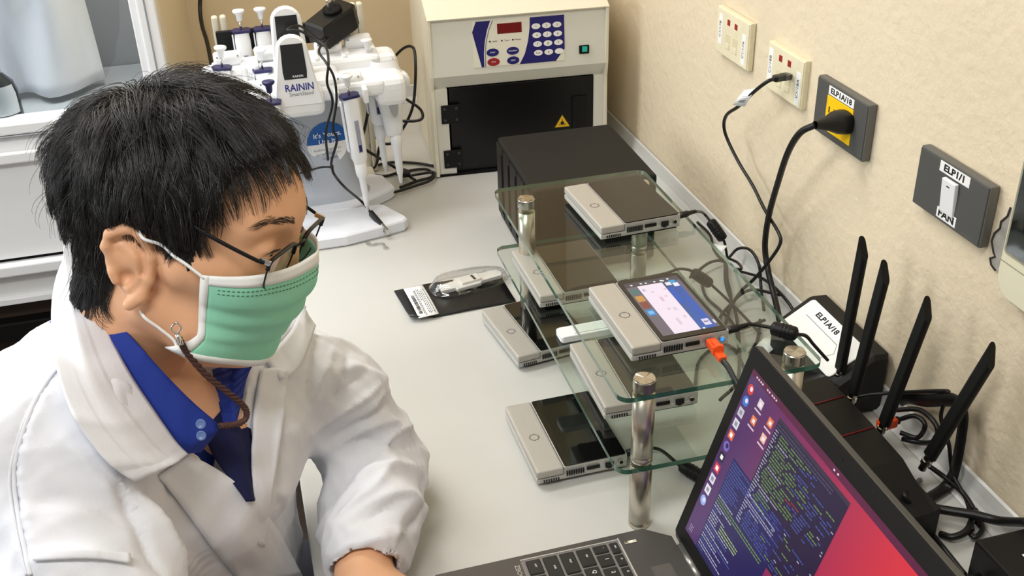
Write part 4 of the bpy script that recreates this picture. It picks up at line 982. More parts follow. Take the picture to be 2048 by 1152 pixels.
# power leads of the devices: barrel plug, lead with ferrite
def lead(name, dev, pts, fer, label, flag=None):
    o = DEV[dev]; bw = Matrix.Translation(o.location) @ Matrix.Rotation(o.rotation_euler.z, 4, 'Z')
    s0 = bw @ Vector((DW/2, -.058, Z0+.010)); s1 = bw @ Vector((DW/2+.027, -.057, Z0+.012))
    t = thing(name, (0, 0, 0), label, 'cable')
    X = frame(s0, s1-s0, (0, 1, 0)); q = MB().lathe([(.0044, 0), (.0044, .016), (.0032, .0175), (.0026, .028)], Matrix.Rotation(math.pi/2, 4, 'Y'), 12).build('barrel_plug', cable_m, t); q.matrix_local = X
    P_ = [s1]+pts; MB().tube(spline(P_, 8), .0021, 8).build('cord', cable_m, t)
    f0, f1 = Vector(fer[0]), Vector(fer[1]); X = frame(f0, f1-f0, (0, 0, 1)) if abs((f1-f0).normalized().z) < .9 else frame(f0, f1-f0, (0, 1, 0))
    L = (f1-f0).length; fo = MB().lathe([(.004, -.002), (.0075, .0), (.0082, .003), (.0082, L-.003), (.0075, L), (.004, L+.002)], Matrix.Rotation(math.pi/2, 4, 'Y'), 14).build('ferrite', blackp, t); fo.matrix_local = X
    for k in range(3):
        r_ = MB().lathe([(.0083, L*(.35+.15*k)), (.0088, L*(.35+.15*k)+.0012), (.0083, L*(.35+.15*k)+.0024)], Matrix.Rotation(math.pi/2, 4, 'Y'), 14, cap=False).build('ferrite_rib', blackp, fo)
    return t
xa = .60
fA = (at_x(1421, 443, .655), at_x(1446, 478, .668))
lead('power_lead', 'A', [Vector(at_x(1405, 425, .64)), Vector(fA[0]), Vector(fA[1]), Vector(at_x(1452, 500, .675)), Vector(at_x(1456, 515, .68)), Vector(at_x(1475, 525, .68)), Vector(at_x(1483, 537, .67)), Vector(at_x(1470, 538, .66))], fA, 'black power lead with ribbed ferrite on the rear upper device, drooping by the wall trim')
q0, q1, q2 = Vector(at_x(1425, 488, .66)), Vector(at_x(1455, 492, .668)), Vector(at_x(1440, 508, .655))
o = MB().grid([[q0, q1], [q2, q2.lerp(q1, .6)]], thick=.0008).build('paper_tag', white_lab); tag(o, 'small white paper tag clipped to the power lead beside the wall trim', 'tag')
fB = (at_z(1545, 656, H2+.012), at_z(1592, 668, H2+.011))
lead('power_lead', 'B', [Vector(at_z(1500, 648, H2+.014)), Vector(fB[0]), Vector(fB[1]), Vector(at_z(1612, 672, H2+.005)), Vector(at_z(1628, 690, H2-.02)), Vector(at_z(1655, 720, .11))], fB, 'black power lead with ribbed ferrite lying on the upper glass shelf, from the lit device')
fC = (at_z(1380, 480, .13), at_z(1402, 512, .11))
lead('power_lead', 'C', [Vector((.53, 1.22, .103)), Vector((.56, 1.23, .10)), Vector((.60, 1.25, .07)), Vector((.64, 1.22, .03)), Vector((.66, 1.17, .008))], (Vector((.585, 1.243, .082)), Vector((.612, 1.248, .058))), 'black power lead drooping off the lower glass shelf from its rear device')
lead('power_lead', 'F', [Vector((.425, .966, .008)), Vector((.438, .93, .006)), Vector((.452, .90, .0085)), Vector((.47, .865, .004)), Vector((.50, .84, .004))], (Vector((.438, .93, .0085)), Vector((.453, .90, .0085))), 'black power lead with ferrite lying on the bench beside the front steel post')
tang = [
 ([(1395, 445), (1420, 470), (1428, 500), (1450, 520), (1475, 498), (1500, 500), (1518, 530), (1522, 575), (1528, 620)], .02, 'black cable arching up from the tangle beside the wall trim'),
 ([(1380, 555), (1420, 525), (1450, 525), (1455, 560), (1462, 600), (1450, 650), (1430, 690)], .012, 'cable looping beneath the upper glass at the rear of the tangle'),
 ([(1400, 540), (1410, 590), (1440, 620), (1470, 655), (1480, 720)], .006, 'cable running forward beneath the glass along the shelf'),
 ([(1560, 590), (1500, 580), (1460, 610), (1440, 640), (1470, 660), (1530, 640)], .016, 'cable lying crosswise in the tangle beneath the glass'),
 ([(1450, 520), (1452, 570), (1470, 620), (1478, 680), (1475, 760), (1440, 800)], .022, 'cable running down through the tangle to the bench front'),
 ([(1520, 640), (1515, 680), (1500, 710), (1530, 720), (1560, 700)], .008, 'short looping cable near the front steel cap beneath the glass'),
 ([(1470, 540), (1530, 560), (1580, 610), (1600, 660), (1640, 720)], .005, 'cable lying on the bench along the wall trim'),
 ([(1390, 770), (1400, 720), (1440, 690), (1470, 700), (1490, 740)], .004, 'cable curled on the bench beneath the lower shelf')]
for l, z, lab in tang: cable('tangled_cable', [at_w(a, b, z*(.6+.4*math.sin(1.7*i)**2)) for i, (a, b) in enumerate(l)], .0024, lab)
# white paper scraps / power strip under the front of the shelf
t = thing('cable_label', tuple(at_z(1540, 690, .014)), 'white folded paper tag among the cables beneath the front steel cap', 'tag', .5)
MB().grid([[(-.02, -.01, 0), (.0, -.012, .004), (.02, -.008, 0)], [(-.018, .012, .001), (.0, .012, .005), (.022, .012, .001)]], thick=.0008).build('paper', white_lab, t)
# router cables
rc = [
 ([(1690, 800, .045), (1740, 790, .06), (1800, 785, .075), (1888, 782, .09), (1893, 790, .09), (1882, 830, .07), (1888, 860, .05), (1898, 890, .035), (1905, 945, .02), (1925, 985, .014), (1936, 1010, .012), (1945, 1060, .012)], .0024, 'thin black cable rising behind the router and turning down by the wall'),
 ([(1800, 800, .03), (1815, 795, .06), (1850, 800, .07), (1905, 800, .075), (1925, 820, .065), (1925, 855, .045), (1912, 930, .018), (1895, 970, .008), (1850, 1000, .006)], .0032, 'flat black ribbon cable looping behind the router against the wall'),
 ([(1790, 820, .05), (1840, 820, .06), (1872, 850, .05), (1872, 880, .03), (1845, 886, .02), (1805, 878, .02)], .0032, 'black cable bent into a loop right behind the router'),
 ([(1795, 840, .04), (1830, 832, .055), (1850, 850, .05), (1835, 875, .03), (1800, 865, .03)], .003, 'short black cable curled behind the orange router plug'),
 ([(1855, 930, .02), (1890, 955, .014), (1925, 985, .012), (1948, 1020, .01), (1965, 1055, .01), (1950, 1075, .008), (1938, 1060, .008), (1948, 1042, .008), (1966, 1058, .009)], .003, 'black cable ending in a small ring by the corner box'),
 ([(1840, 1012, .012), (1900, 1022, .018), (1950, 1030, .022), (2000, 1042, .026), (2060, 1045, .026)], .0052, 'thick black cable leading past the corner box out along the wall'),
 ([(1840, 960, .004), (1812, 985, .05), (1815, 1000, .05), (1850, 1050, .008), (1890, 1100, .006), (1930, 1150, .006)], .003, 'black cable snaking over the router end towards the laptop corner'),
 ([(1880, 1068, .004), (1905, 1074, .008), (1935, 1060, .012), (1950, 1020, .012)], .004, 'black cable joining router end and ring by the wall')]
for l, r_, lab in rc:
    cable('router_cable', [at_w(a, b, z) for a, b, z in l], r_, lab, flat=1 if 'ribbon' not in lab else 2.6)
# ------------------------------------------------------------------ white glazed cabinet behind the person
CYF = 1.95                                   # front plane
def cz(px, py): return at_y(px, py, CYF)[2]
xr = at_y(329, 110, CYF)[0]; xi = at_y(255, 0, CYF)[0]; zt = .95
zg0 = cz(0, 250); zg1 = cz(0, 272); zp0 = cz(0, 523); zr0 = cz(0, 552); zb0 = cz(0, 604); xl = -1.05
t = thing('glazed_cabinet', ((xl+xr)/2, (CYF+2.32)/2, ZF), 'white cabinet with sliding glass front and plain lower panel, behind the person', 'cabinet')
OX, OY = (xl+xr)/2, (CYF+2.32)/2
def cb(x0, x1, y0, y1, z0, z1, name, mt, bev=.003, par=None):
    o = MB().box(((x0+x1)/2-OX, (y0+y1)/2-OY, (z0+z1)/2-ZF), (x1-x0, y1-y0, z1-z0), bev).build(name, mt, par or t); return o
st_ = cb(xi, xr-.012, CYF, CYF+.05, zg0-.02, zt, 'frame_stile', alu)
cb(xi+.018, xi+.022, CYF-.002, CYF+.01, zg0, zt, 'stile_groove', MATS['cabinet_interior'], .0005, st_)
cb(xr-.030, xr, CYF-.008, CYF+.05, zr0, zt, 'corner_post', alu)
cb(xr-.018, xr-.015, CYF-.0095, CYF+.01, zr0, zt, 'post_groove', MATS['cabinet_interior'], .0005)
cb(xl, xr-.03, CYF-.004, CYF+.05, zg1, zg0, 'sill_rail', alu)
cb(xl, xr-.03, CYF-.006, CYF+.02, zg1-.004, zg1-.001, 'rail_groove', MATS['cabinet_interior'], .0005)
cb(xl, xr-.031, CYF+.004, CYF+.03, zp0, zg1-.005, 'lower_panel', M('panel_white', (243, 244, 245), .45))
pz = cz(40, 312); xh = at_y(86, 308, CYF)[0]; cb(xl+.2, xh, CYF-.010, CYF+.01, pz-.010, pz+.010, 'pull_ledge', alu)
cb(xl, xr-.02, CYF+.012, CYF+.03, zp0-.012, zp0, 'shadow_gap', blackm)
cb(xl, xr, CYF-.012, CYF+.04, zr0, zp0-.008, 'bottom_rail', alu)
cb(xl, xr-.006, CYF+.01, CYF+.05, zb0, zr0, 'plinth', M('plinth_white', (224, 224, 222), .5))
cb(xl, xr-.006, CYF-.004, CYF+.05, zb0-.008, zb0+.004, 'plinth_edge', alu, .001)
cb(xl, xr-.02, CYF+.03, 2.32, ZF, zb0-.01, 'lower_case', wood)
cb(xl, xr-.02, CYF-.0, CYF+.03, zb0-.09, zb0-.05, 'case_rail', blackp)
cb(xl, xr-.01, 2.305, 2.32, zr0, zt, 'back_sheet', grey_shade); cb(xl, xr-.01, CYF+.05, 2.30, zg1-.02, zg1, 'shelf', grey_shade)
cb(xl, xl+.015, CYF+.05, 2.30, zr0, zt, 'side_sheet', grey_shade); cb(xl, xr, CYF, 2.32, zt, zt+.02, 'top_sheet', alu)
side = MB().prism([(xr-.001, CYF+.05), (xr+.004, CYF+.05), (-.088, 2.318), (-.1, 2.318)], zr0, zt, 0).build('side_panel', M('side_beige', (222, 208, 180), .6), t); side.location = (-OX, -OY, -ZF)
g = MB().box((((xl+xi)/2)-OX, CYF+.026-OY, (zg0+zt)/2-ZF), (xi-xl+.01, .004, zt-zg0+.01)).build('glass_pane', pane_m, t)
area('cabinet_fill_light', ((xl+xr)/2, CYF+.14, zt-.03), 1.0, 20, (1, .99, .97), sy=.14)  # fill light added inside the cabinet to brighten the cloth, no real fitting
# white coat hanging inside
rows = []
y0 = 2.16
XE0, XE1 = at_y(100, -150, y0)[0], at_y(208, 150, y0)[0]
for i in range(30):
    v = i/29; z = .80-v*(.80-zg1-.012); row = []
    xa = at_y(150+v*0, 0, y0)[0] if False else -.66
    xe = XE0+(XE1-XE0)*v
    for j in range(46):
        u = j/45; x = -.98+(xe+.98)*u
        row.append((x-OX, y0+.034*math.sin(17*u*(1+.15*v)+1.2*math.sin(3*v))+.014*math.sin(41*u+4*v+2*u*v)+.006*math.sin(70*u-5*v)-OY-.02*v, z-ZF))
    rows.append(row)
coat_in = MB().grid(rows, thick=.002).build('hanging_coat', cloth_w); coat_in.location = (OX, OY, ZF)
tag(coat_in, 'white cloth hanging in folds behind the cabinet glass', 'cloth')
# sprayer bottle inside
q = at_y(12, 245, 2.02)
t2 = thing('reagent_bottle', (q[0], 2.02, zg1+.001), 'dark bottle with white label standing behind the cabinet glass, at the picture edge', 'bottle')
hb = at_y(12, 130, 2.02)[2]-zg1
MB().lathe([(.0005, 0), (.030, 0), (.034, .006), (.034, hb*.55), (.030, hb*.70), (.016, hb*.86), (.013, hb*.9), (.0005, hb*.9)], n=24).build('body', M('bottle_dark', (40, 42, 46), .25), t2)
MB().grid([[(r_*math.cos(a), r_*math.sin(a), z_) for a in [-2.3+1.9*k/12 for k in range(13)]] for r_, z_ in ((.0347, hb*.2), (.0347, hb*.54), (.0308, hb*.69))]).build('label', M('bottle_label', (222, 224, 226), .5), t2)
MB().lathe([(.015, hb*.88), (.015, hb*1.0), (.010, hb*1.04), (.0005, hb*1.04)], n=18).build('cap', white_p, t2)

# ------------------------------------------------------------------ implicit-surface modelling for the figure
def snet(fn, lo, hi, h):
    """surface nets of fn(P)=0 on a regular grid; returns verts, quads"""
    n = [int(math.ceil((hi[i]-lo[i])/h))+1 for i in range(3)]
    ax = [lo[i]+h*np.arange(n[i]) for i in range(3)]
    val = np.empty(n, np.float32)
    for i in range(0, n[0], 16):
        g = np.stack(np.meshgrid(ax[0][i:i+16], ax[1], ax[2], indexing='ij'), -1).reshape(-1, 3).astype(np.float32)
        val[i:i+16] = fn(g).reshape(-1, n[1], n[2])
    ins = val < 0; c = [k-1 for k in n]
    acc = np.zeros((*c, 3), np.float32); cnt = np.zeros(c, np.float32)
    cor = [(a, b, d) for a in (0, 1) for b in (0, 1) for d in (0, 1)]
    sl = lambda o: tuple(slice(o[k], o[k]+c[k]) for k in range(3))
    for a in cor:
        for k in range(3):
            if a[k] == 0:
                b = list(a); b[k] = 1
                va, vb = val[sl(a)], val[sl(b)]; m = (va < 0) != (vb < 0)
                t_ = np.where(m, va/(va-vb+1e-20), 0)
                for q in range(3): acc[..., q] += np.where(m, a[q]+(t_ if q == k else 0), 0)
                cnt += m
    act = cnt > 0; idx = -np.ones(c, np.int64); idx[act] = np.arange(act.sum())
    base = np.stack(np.nonzero(act), -1).astype(np.float32)
    V = (base+acc[act]/cnt[act][:, None])*h+np.array(lo, np.float32)
    Q = []
    for k in range(3):
        u_, v_ = (k+1) % 3, (k+2) % 3
        a = [slice(1, n[q]-1) for q in range(3)]; a[k] = slice(0, n[k]-1); b = list(a); b[k] = slice(1, n[k])
        s0, s1 = ins[tuple(a)], ins[tuple(b)]; m = s0 != s1; p = np.stack(np.nonzero(m), -1)
        p = p+np.array([1 if q != k else 0 for q in range(3)])
        fl = s0[m]
        def id_(du, dv):
            q = p.copy(); q[:, u_] -= du; q[:, v_] -= dv; return idx[q[:, 0], q[:, 1], q[:, 2]]
        f = np.stack([id_(1, 1), id_(0, 1), id_(0, 0), id_(1, 0)], -1); f[~fl] = f[~fl][:, ::-1]; Q.append(f)
    return V, np.concatenate(Q)
def nrm(v): return v/np.linalg.norm(v)
def cap_(P, a, b, ra, rb=None):
    rb = ra if rb is None else rb; a = np.asarray(a, np.float32); b = np.asarray(b, np.float32); d = b-a
    t_ = np.clip(((P-a) @ d)/(d @ d+1e-12), 0, 1); return np.linalg.norm(P-a-t_[:, None]*d, axis=1)-(ra+(rb-ra)*t_)
def ell(P, c, r, R=None):
    q = P-np.asarray(c, np.float32)
    if R is not None: q = q @ np.asarray(R, np.float32)
    r = np.asarray(r, np.float32); k0 = np.linalg.norm(q/r, axis=1); k1 = np.linalg.norm(q/(r*r), axis=1); return k0*(k0-1)/(k1+1e-9)
def sm(a, b, k): h = np.clip(.5+.5*(b-a)/k, 0, 1); return b+(a-b)*h-k*h*(1-h)
def ssub(a, b, k): return -sm(-a, b, k)
def chain(P, pts, rad, k=.003):
    d = None
    for i in range(len(pts)-1):
        e = cap_(P, pts[i], pts[i+1], rad[i], rad[i+1]); d = e if d is None else np.minimum(d, e) if k == 0 else sm(d, e, k)
    return d
def mesh_obj(name, V, Q, mt, parent=None, smooth=True):
    me = bpy.data.meshes.new(name); me.vertices.add(len(V)); me.vertices.foreach_set('co', np.asarray(V, np.float32).ravel())
    Q = np.asarray(Q, np.int32); me.loops.add(Q.size); me.loops.foreach_set('vertex_index', Q.ravel()); me.polygons.add(len(Q))
    me.polygons.foreach_set('loop_start', np.arange(0, Q.size, 4, dtype=np.int32))
    me.update(calc_edges=True); me.polygons.foreach_set('use_smooth', np.full(len(Q), smooth)); me.validate()
    for m in (mt if isinstance(mt, (list, tuple)) else [mt]): me.materials.append(m)
    o = bpy.data.objects.new(name, me); COL.objects.link(o)
    if parent: o.parent = parent; o.location = -Vector(parent.location)
    return o
def relax(V, Q, n=2, lam=.5):
    V = V.copy(); e = np.concatenate([Q[:, [0, 1]], Q[:, [1, 2]], Q[:, [2, 3]], Q[:, [3, 0]]])
    for _ in range(n):
        s = np.zeros_like(V); c_ = np.zeros(len(V)); np.add.at(s, e[:, 0], V[e[:, 1]]); np.add.at(c_, e[:, 0], 1)
        np.add.at(s, e[:, 1], V[e[:, 0]]); np.add.at(c_, e[:, 1], 1); V += lam*(s/c_[:, None]-V)
    return V

# ------------------------------------------------------------------ the person
skin = M('skin', (224, 172, 134), .48, sss=.12, noise=.05, ns=25, bump=.12, bs=500, bdist=.0004)
scalp = M('scalp_hair', (16, 14, 13), .6)
hair_m = M('black_hair', (20, 18, 17), .32, spec=.7)
coat_m = M('lab_coat_fabric', (222, 224, 230), .85, bump=.25, bs=700, bdist=.0006, sheen=.1, spec=.2)
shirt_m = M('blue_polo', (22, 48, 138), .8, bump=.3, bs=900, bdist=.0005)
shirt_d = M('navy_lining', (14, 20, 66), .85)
mask_m = M('mint_mask', (146, 214, 184), .75, bump=.2, bs=900, bdist=.0004, spec=.3)
mask_w = M('mask_white', (236, 238, 236), .75)
HR = np.array([[.884, .411, .223], [-.437, .896, .083], [-.166, -.171, .971]]); u_, s_, v_ = np.linalg.svd(HR); HR = u_ @ v_
HT = np.array([-.071, .903, .406]); HS = 1.0
def hw(p): return HT+HS*(HR @ np.asarray(p, float))              # head frame -> world
def hl_(P): return ((P-HT) @ HR)/HS                                # world -> head frame
ROOT = Vector((-.20, .97, ZF))
man = thing('person', ROOT, 'person in white lab coat, mint face mask and glasses, leaning in at the bench', 'person')

def head_sdf(p):
    a = np.abs(p[:, 1]); pm = p.copy(); pm[:, 1] = a
    d = ell(p, (-.006, 0, .052), (.098, .077, .084))
    d = sm(d, ell(p, (.05, 0, .035), (.050, .058, .062)), .03)        # forehead and temples
    d = sm(d, ell(p, (.043, 0, -.03), (.056, .060, .072)), .03)       # mid face
    d = sm(d, chain(pm, [(.0, .058, -.040), (.040, .040, -.070), (.066, .0, -.084)], [.016, .015, .015], .02), .03)
    d = sm(d, ell(p, (.065, 0, -.082), (.016, .020, .014)), .02)
    d = sm(d, cap_(pm, (.060, .044, -.002), (.028, .064, .004), .014), .025)   # cheekbones
    d = sm(d, cap_(pm, (.086, .012, .045), (.072, .045, .046), .009, .010), .016)  # brow
    d = sm(d, cap_(p, (.088, 0, .032), (.094, 0, -.010), .0075, .010), .012)      # nose
    d = sm(d, ell(pm, (.085, .013, -.013), (.012, .0085, .009)), .008)
    d = sm(d, ell(p, (.077, 0, -.045), (.018, .026, .018)), .015)      # mouth
    d = ssub(d, ell(pm, (.104, .032, .024), (.018, .019, .012)), .014)    # sockets
    d = sm(d, ell(pm, (.0825, .033, .022), (.0125, .0155, .0125)), .006)  # lids
    for q in (1, -1):                                                  # the slit between the lids
        d = ssub(d, chain(p, [(.0955, q*.0215, .0200), (.0972, q*.032, .0208), (.0895, q*.045, .0205)], [.0010, .0020, .0010], .002), .0015)
    # neck
    d = sm(d, cap_(p, (-.028, 0, -.03), (-.075, 0, -.175), .056, .062), .03)
    # ears
    for q in (1, -1):
        c_ = np.array((-.012, q*.080, .0)); out = nrm(np.array((.36, q*.93, .02))); upv = nrm(np.array((-.22, 0, 1.0))); fwd = np.cross(upv, out)*q
        fwd = nrm(fwd)
        E = lambda f_, u__, o_=0: c_+fwd*f_+upv*u__+out*o_
        rim = [E(.010, .004, .0), E(.014, .020, .002), E(.009, .031, .004), E(-.004, .034, .005), E(-.016, .026, .005), E(-.020, .008, .004), E(-.015, -.012, .003), E(-.006, -.026, .002), E(.004, -.032, .001)]
        ear = chain(p, rim, [.003, .0038, .004, .0042, .0042, .004, .0040, .0058, .0056], .004)
        ear = sm(ear, chain(p, [E(.002, .020, .002), E(-.010, .010, .0035), E(-.008, -.008, .003), E(.002, -.018, .001)], [.0022, .0034, .0032, .0034], .004), .004)
        ear = sm(ear, ell(p, E(-.002, .003, -.002), (.018, .0035, .030), np.stack([fwd, out, upv], 1)), .005)
        ear = ssub(ear, ell(p, E(.003, -.001, .005), (.0085, .010, .0125), np.stack([fwd, out, upv], 1)), .004)
        ear = ssub(ear, chain(p, [E(.007, .025, .005), E(-.006, .026, .006), E(-.0135, .012, .006), E(-.011, -.006, .005)], [.0022, .003, .003, .002], .003), .0025)
        ear = sm(ear, cap_(p, E(.013, -.002, .002), E(.011, -.010, .002), .0036), .004)
        ear = sm(ear, cap_(p, E(.006, .004, -.010), E(-.004, .006, -.006), .012), .006)
        d = sm(d, ear, .004)
    return d*HS
NB = hw((-.075, 0, -.155))                                             # base of the neck
RS, LS = np.array((-.215, .815, .280)), np.array((-.015, 1.005, .205))   # shoulders
RE, LE = np.array((-.165, .640, .06)), np.array((.082, .985, .062))    # elbows
RW, LW = np.array((.02, .56, .055)), np.array((.040, .815, .050))       # wrists
TF, TL = nrm(np.array((.63, -.77, 0))), nrm(np.array((.77, .63, 0)))      # chest forward, chest left
PEL = np.array((-.23, 1.02, -.19))
def hand_sdf(P, w_, dirv, up, thumb):
    """open relaxed hand from wrist w_ along dirv, palm down"""
    f_ = nrm(np.asarray(dirv, float)); s_ = nrm(np.cross(f_, up)); u__ = np.cross(s_, f_)
    Q = lambda a, b, c_: w_+f_*a+s_*b+u__*c_
    d = sm(cap_(P, Q(.0, -.012, 0), Q(.085, -.028, .004), .015, .013), cap_(P, Q(0, .012, 0), Q(.08, .028, .004), .015, .012), .02)
    d = sm(d, cap_(P, Q(.02, 0, 0), Q(.085, 0, .006), .016, .014), .02)
    for b, l, r_ in ((-.030, .066, .0085), (-.010, .076, .009), (.011, .071, .0085), (.030, .056, .0075)):
        k0, k1, k2, k3 = Q(.085, b, .004), Q(.085+l*.42, b*1.12, .006), Q(.085+l*.74, b*1.16, -.006), Q(.085+l*.92, b*1.16, -.022)
        d = sm(d, chain(P, [k0, k1, k2, k3], [r_*1.1, r_, r_*.92, r_*.8], .002), .004)
    d = sm(d, chain(P, [Q(.018, thumb*.022, -.004), Q(.05, thumb*.048, -.010), Q(.083, thumb*.058, -.014), Q(.105, thumb*.056, -.02)], [.014, .011, .0095, .008], .004), .008)
    return d
fdL = nrm(LW-LE); fdR = nrm(RW-RE)
def body_fine(P): return head_sdf(hl_(P).astype(np.float32))
def body_low(P):
    d = cap_(P, NB+np.array((.015, -.01, .03)), NB-np.array((.0, 0, .06)), .050, .055)
    d = sm(d, cap_(P, NB+np.array((.01, -.005, 0)), at_d(436, 850, 1.04), .05, .035), .03)
    d = sm(d, cap_(P, RS+TL*.06-np.array((0, 0, .04)), LS-TL*.07-np.array((0, 0, .03)), .045), .03)
    CH = (RS+LS)/2
    d = sm(d, chain(P, [CH-TF*.03-np.array((0, 0, .09)), CH*.5+PEL*.5, PEL+np.array((0, 0, .02))], [.075, .08, .09], .04), .04)
    for S_, E_, W_, f_, th in ((RS, RE, RW, fdR, -1), (LS, LE, LW, fdL, 1)):
        d = sm(d, chain(P, [S_+np.array((-.02, 0, -.035)), E_, W_], [.036, .036, .0285], .01), .02)
        d = sm(d, hand_sdf(P, W_, (f_[0]+(.55 if th > 0 else .5), f_[1], -.12), np.array((0, 0, 1.)), -th), .01)
    return d
lo, hi = HT-np.array((.20, .17, .19)), HT+np.array((.17, .17, .17))
V1, Q1 = snet(body_fine, lo, hi, .0022)
V1 = relax(V1, Q1, 1, .4)
V2, Q2 = snet(body_low, (-.42, .45, -.38), (.30, 1.22, .34), .0075)
V2 = relax(V2, Q2, 1, .4)
# fine skin for the showing wrist
body = mesh_obj('body', np.concatenate([V1, V2]), np.concatenate([Q1, Q2+len(V1)]), [skin, scalp], man)
hv = hl_(V1)
def hairline(p):
    """positive where the scalp grows hair (head frame)"""
    x, y, z = p[:, 0], np.abs(p[:, 1]), p[:, 2]
    zl = np.interp(x, [-.12, -.075, -.045, -.028, -.016, .012, .020, .040, .046, .060, .075, .1],
                      [-.075, -.070, -.050, -.005, .040, .044, .004, .008, .060, .088, .100, .104])
    return z-zl
fc = hv[Q1].mean(1); mi = np.zeros(len(Q1)+len(Q2), np.int32)
earish = (np.abs(fc[:, 1]) > .0775) & (fc[:, 2] < .045)
mi[:len(Q1)] = (hairline(fc) > 0) & ~earish & (fc[:, 2] > -.11)
body.data.polygons.foreach_set('material_index', mi)
# eyes
iris = M('eye_dark', (30, 20, 15), .1); sclera = M('eye_white', (214, 206, 198), .2)
hd_mat = Matrix([[*(HR[i]*HS), HT[i]] for i in range(3)]+[[0, 0, 0, 1]]); HMAT = Matrix.Translation(-ROOT) @ hd_mat
def onhead(o): o.parent = man; o.matrix_local = HMAT; return o
for q in (1, -1):
    e = onhead(MB().lathe([(.0122*math.sin(math.pi*k/14), -.0122*math.cos(math.pi*k/14)) for k in range(15)], T(.0818, q*.033, .0215) @ Matrix.Rotation(math.pi/2, 4, 'Y'), 18, cap=False).build('eye', sclera))
    i_ = MB().lathe([(.0058, .0107), (.0030, .0119), (.0003, .0123)], T(.0818, q*.033, .0205) @ Matrix.Rotation(math.pi/2+.15, 4, 'Y'), 16, cap=False).build('iris', iris); i_.parent = e
    ls = [(.0958, q*.0205, .0212), (.0968, q*.027, .0230), (.0955, q*.034, .0236), (.0905, q*.042, .0224), (.0855, q*.048, .0205)]
    onhead(MB().tube(spline(ls, 5), .0007, 6, rad=[.0004+.0006*math.sin(math.pi*k/20) for k in range(21)]).build('lash_line', hair_m))
# ------------------------------------------------------------------ hair
def scalp_pt(dirs):
    """march from the skull centre along dirs to the skin"""
    c_ = np.array((-.006, 0, .045)); r_ = np.full(len(dirs), .06)
    for _ in range(14):
        p = (c_+dirs*r_[:, None]).astype(np.float32)
        d = ell(p, (-.006, 0, .052), (.098, .077, .084)); d = sm(d, ell(p, (.05, 0, .035), (.050, .058, .062)), .03); d = sm(d, cap_(p, (-.028, 0, -.03), (-.075, 0, -.175), .056, .062), .03)
        r_ = r_-d*.8
    return c_+dirs*r_[:, None]
WH = nrm(np.array((-.55, .05, .85)))                                   # whorl on the crown
def strand_paths(n, seed, length_k=1.0, lift_k=1.0, jit=.16, K=9):
    g = np.random.default_rng(seed); D = g.normal(size=(n*3, 3)); D /= np.linalg.norm(D, axis=1)[:, None]
    R0 = scalp_pt(D); m = (hairline(R0) > 0) & (R0[:, 2] > -.085) & ~((np.abs(R0[:, 1]) > .06) & (R0[:, 2] < .03) & (R0[:, 0] < .016) & (R0[:, 0] > -.03)); D, R0 = D[m][:n], R0[m][:n]; n = len(D)
    top = np.clip((R0[:, 2]-.03)/.09, 0, 1); front = np.clip((R0[:, 0]-.02)/.06, 0, 1); nape = np.clip((.03-R0[:, 2])/.08, 0, 1)
    L = (.030+.030*top-.016*front-.012*nape)*length_k*g.uniform(.75, 1.15, n)
    lift = (.0115+.0075*top+.008*np.clip(-R0[:, 0]/.09, 0, 1)*(1-nape)-.007*nape-.003*front)*lift_k*g.uniform(.45, 1.15, n)
    jd = g.normal(size=(n, 3))*jit
    out = np.zeros((n, K, 3)); p = R0.copy(); out[:, 0] = p; c_ = np.array((-.006, 0, .045)); nn = (R0-c_); nn /= np.linalg.norm(nn, axis=1)[:, None]
    for k in range(1, K):
        t_ = k/(K-1)
        d = (p-c_); dn = d/np.linalg.norm(d, axis=1)[:, None]
        flow = dn-WH[None]*(dn @ WH)[:, None]; away = dn*(dn @ WH)[:, None]-WH[None]     # tangent pointing away from the whorl
        away /= np.linalg.norm(away, axis=1)[:, None]+1e-9
        grav = np.array((0, 0, -1.0))[None]+np.array((.30, 0, 0))*front[:, None]*top[:, None]
        step = away*(.25+.65*top)[:, None]+grav*((.30+.5*t_)+.8*(1-top))[:, None]+jd
        step = step-dn*np.sum(step*dn, 1)[:, None]; step /= np.linalg.norm(step, axis=1)[:, None]+1e-9
        p = p+step*(L/(K-1))[:, None]
        d = p-c_; dn = d/np.linalg.norm(d, axis=1)[:, None]; base = scalp_pt(dn)
        lf = lift*(1-(1-t_)**2)*np.where(hairline(base) < 0, .55, 1)
        p = base+dn*(lf+.001)[:, None]; out[:, k] = p
    return out
GD = strand_paths(620, 11, jit=.30); ST = strand_paths(15000, 12, jit=.14)
ch = np.zeros(len(ST), int)
for i in range(0, len(ST), 2000): ch[i:i+2000] = np.argmin(((ST[i:i+2000, None, 0]-GD[None, :, 0])**2).sum(-1), 1)
tt = np.linspace(0, 1, ST.shape[1])[None, :, None]
off = ST[:, :1]-GD[ch][:, :1]
ST = ST*(1-.72*tt**.8)+(GD[ch]+off*(1-.6*tt))*.72*tt**.8
FLY = strand_paths(260, 33, length_k=1.15, lift_k=1.6, jit=.45)
def hair_obj(name, S_, r0, r1, mt):
    n, K = S_.shape[:2]; hc = bpy.data.hair_curves.new(name); hc.add_curves([K]*n)
    W = (HT+HS*(S_.reshape(-1, 3) @ HR.T))-np.array(ROOT)
    hc.attributes['position'].data.foreach_set('vector', W.astype(np.float32).ravel())
    ra = hc.attributes.get('radius') or hc.attributes.new('radius', 'FLOAT', 'POINT')
    ra.data.foreach_set('value', np.tile(np.linspace(r0, r1, K), n).astype(np.float32))
    hc.materials.append(mt); o = bpy.data.objects.new(name, hc); COL.objects.link(o); o.parent = man; return o
h_ = hair_obj('hair', np.concatenate([ST, FLY]), .00026, .00008, hair_m); h_['kind'] = 'stuff'
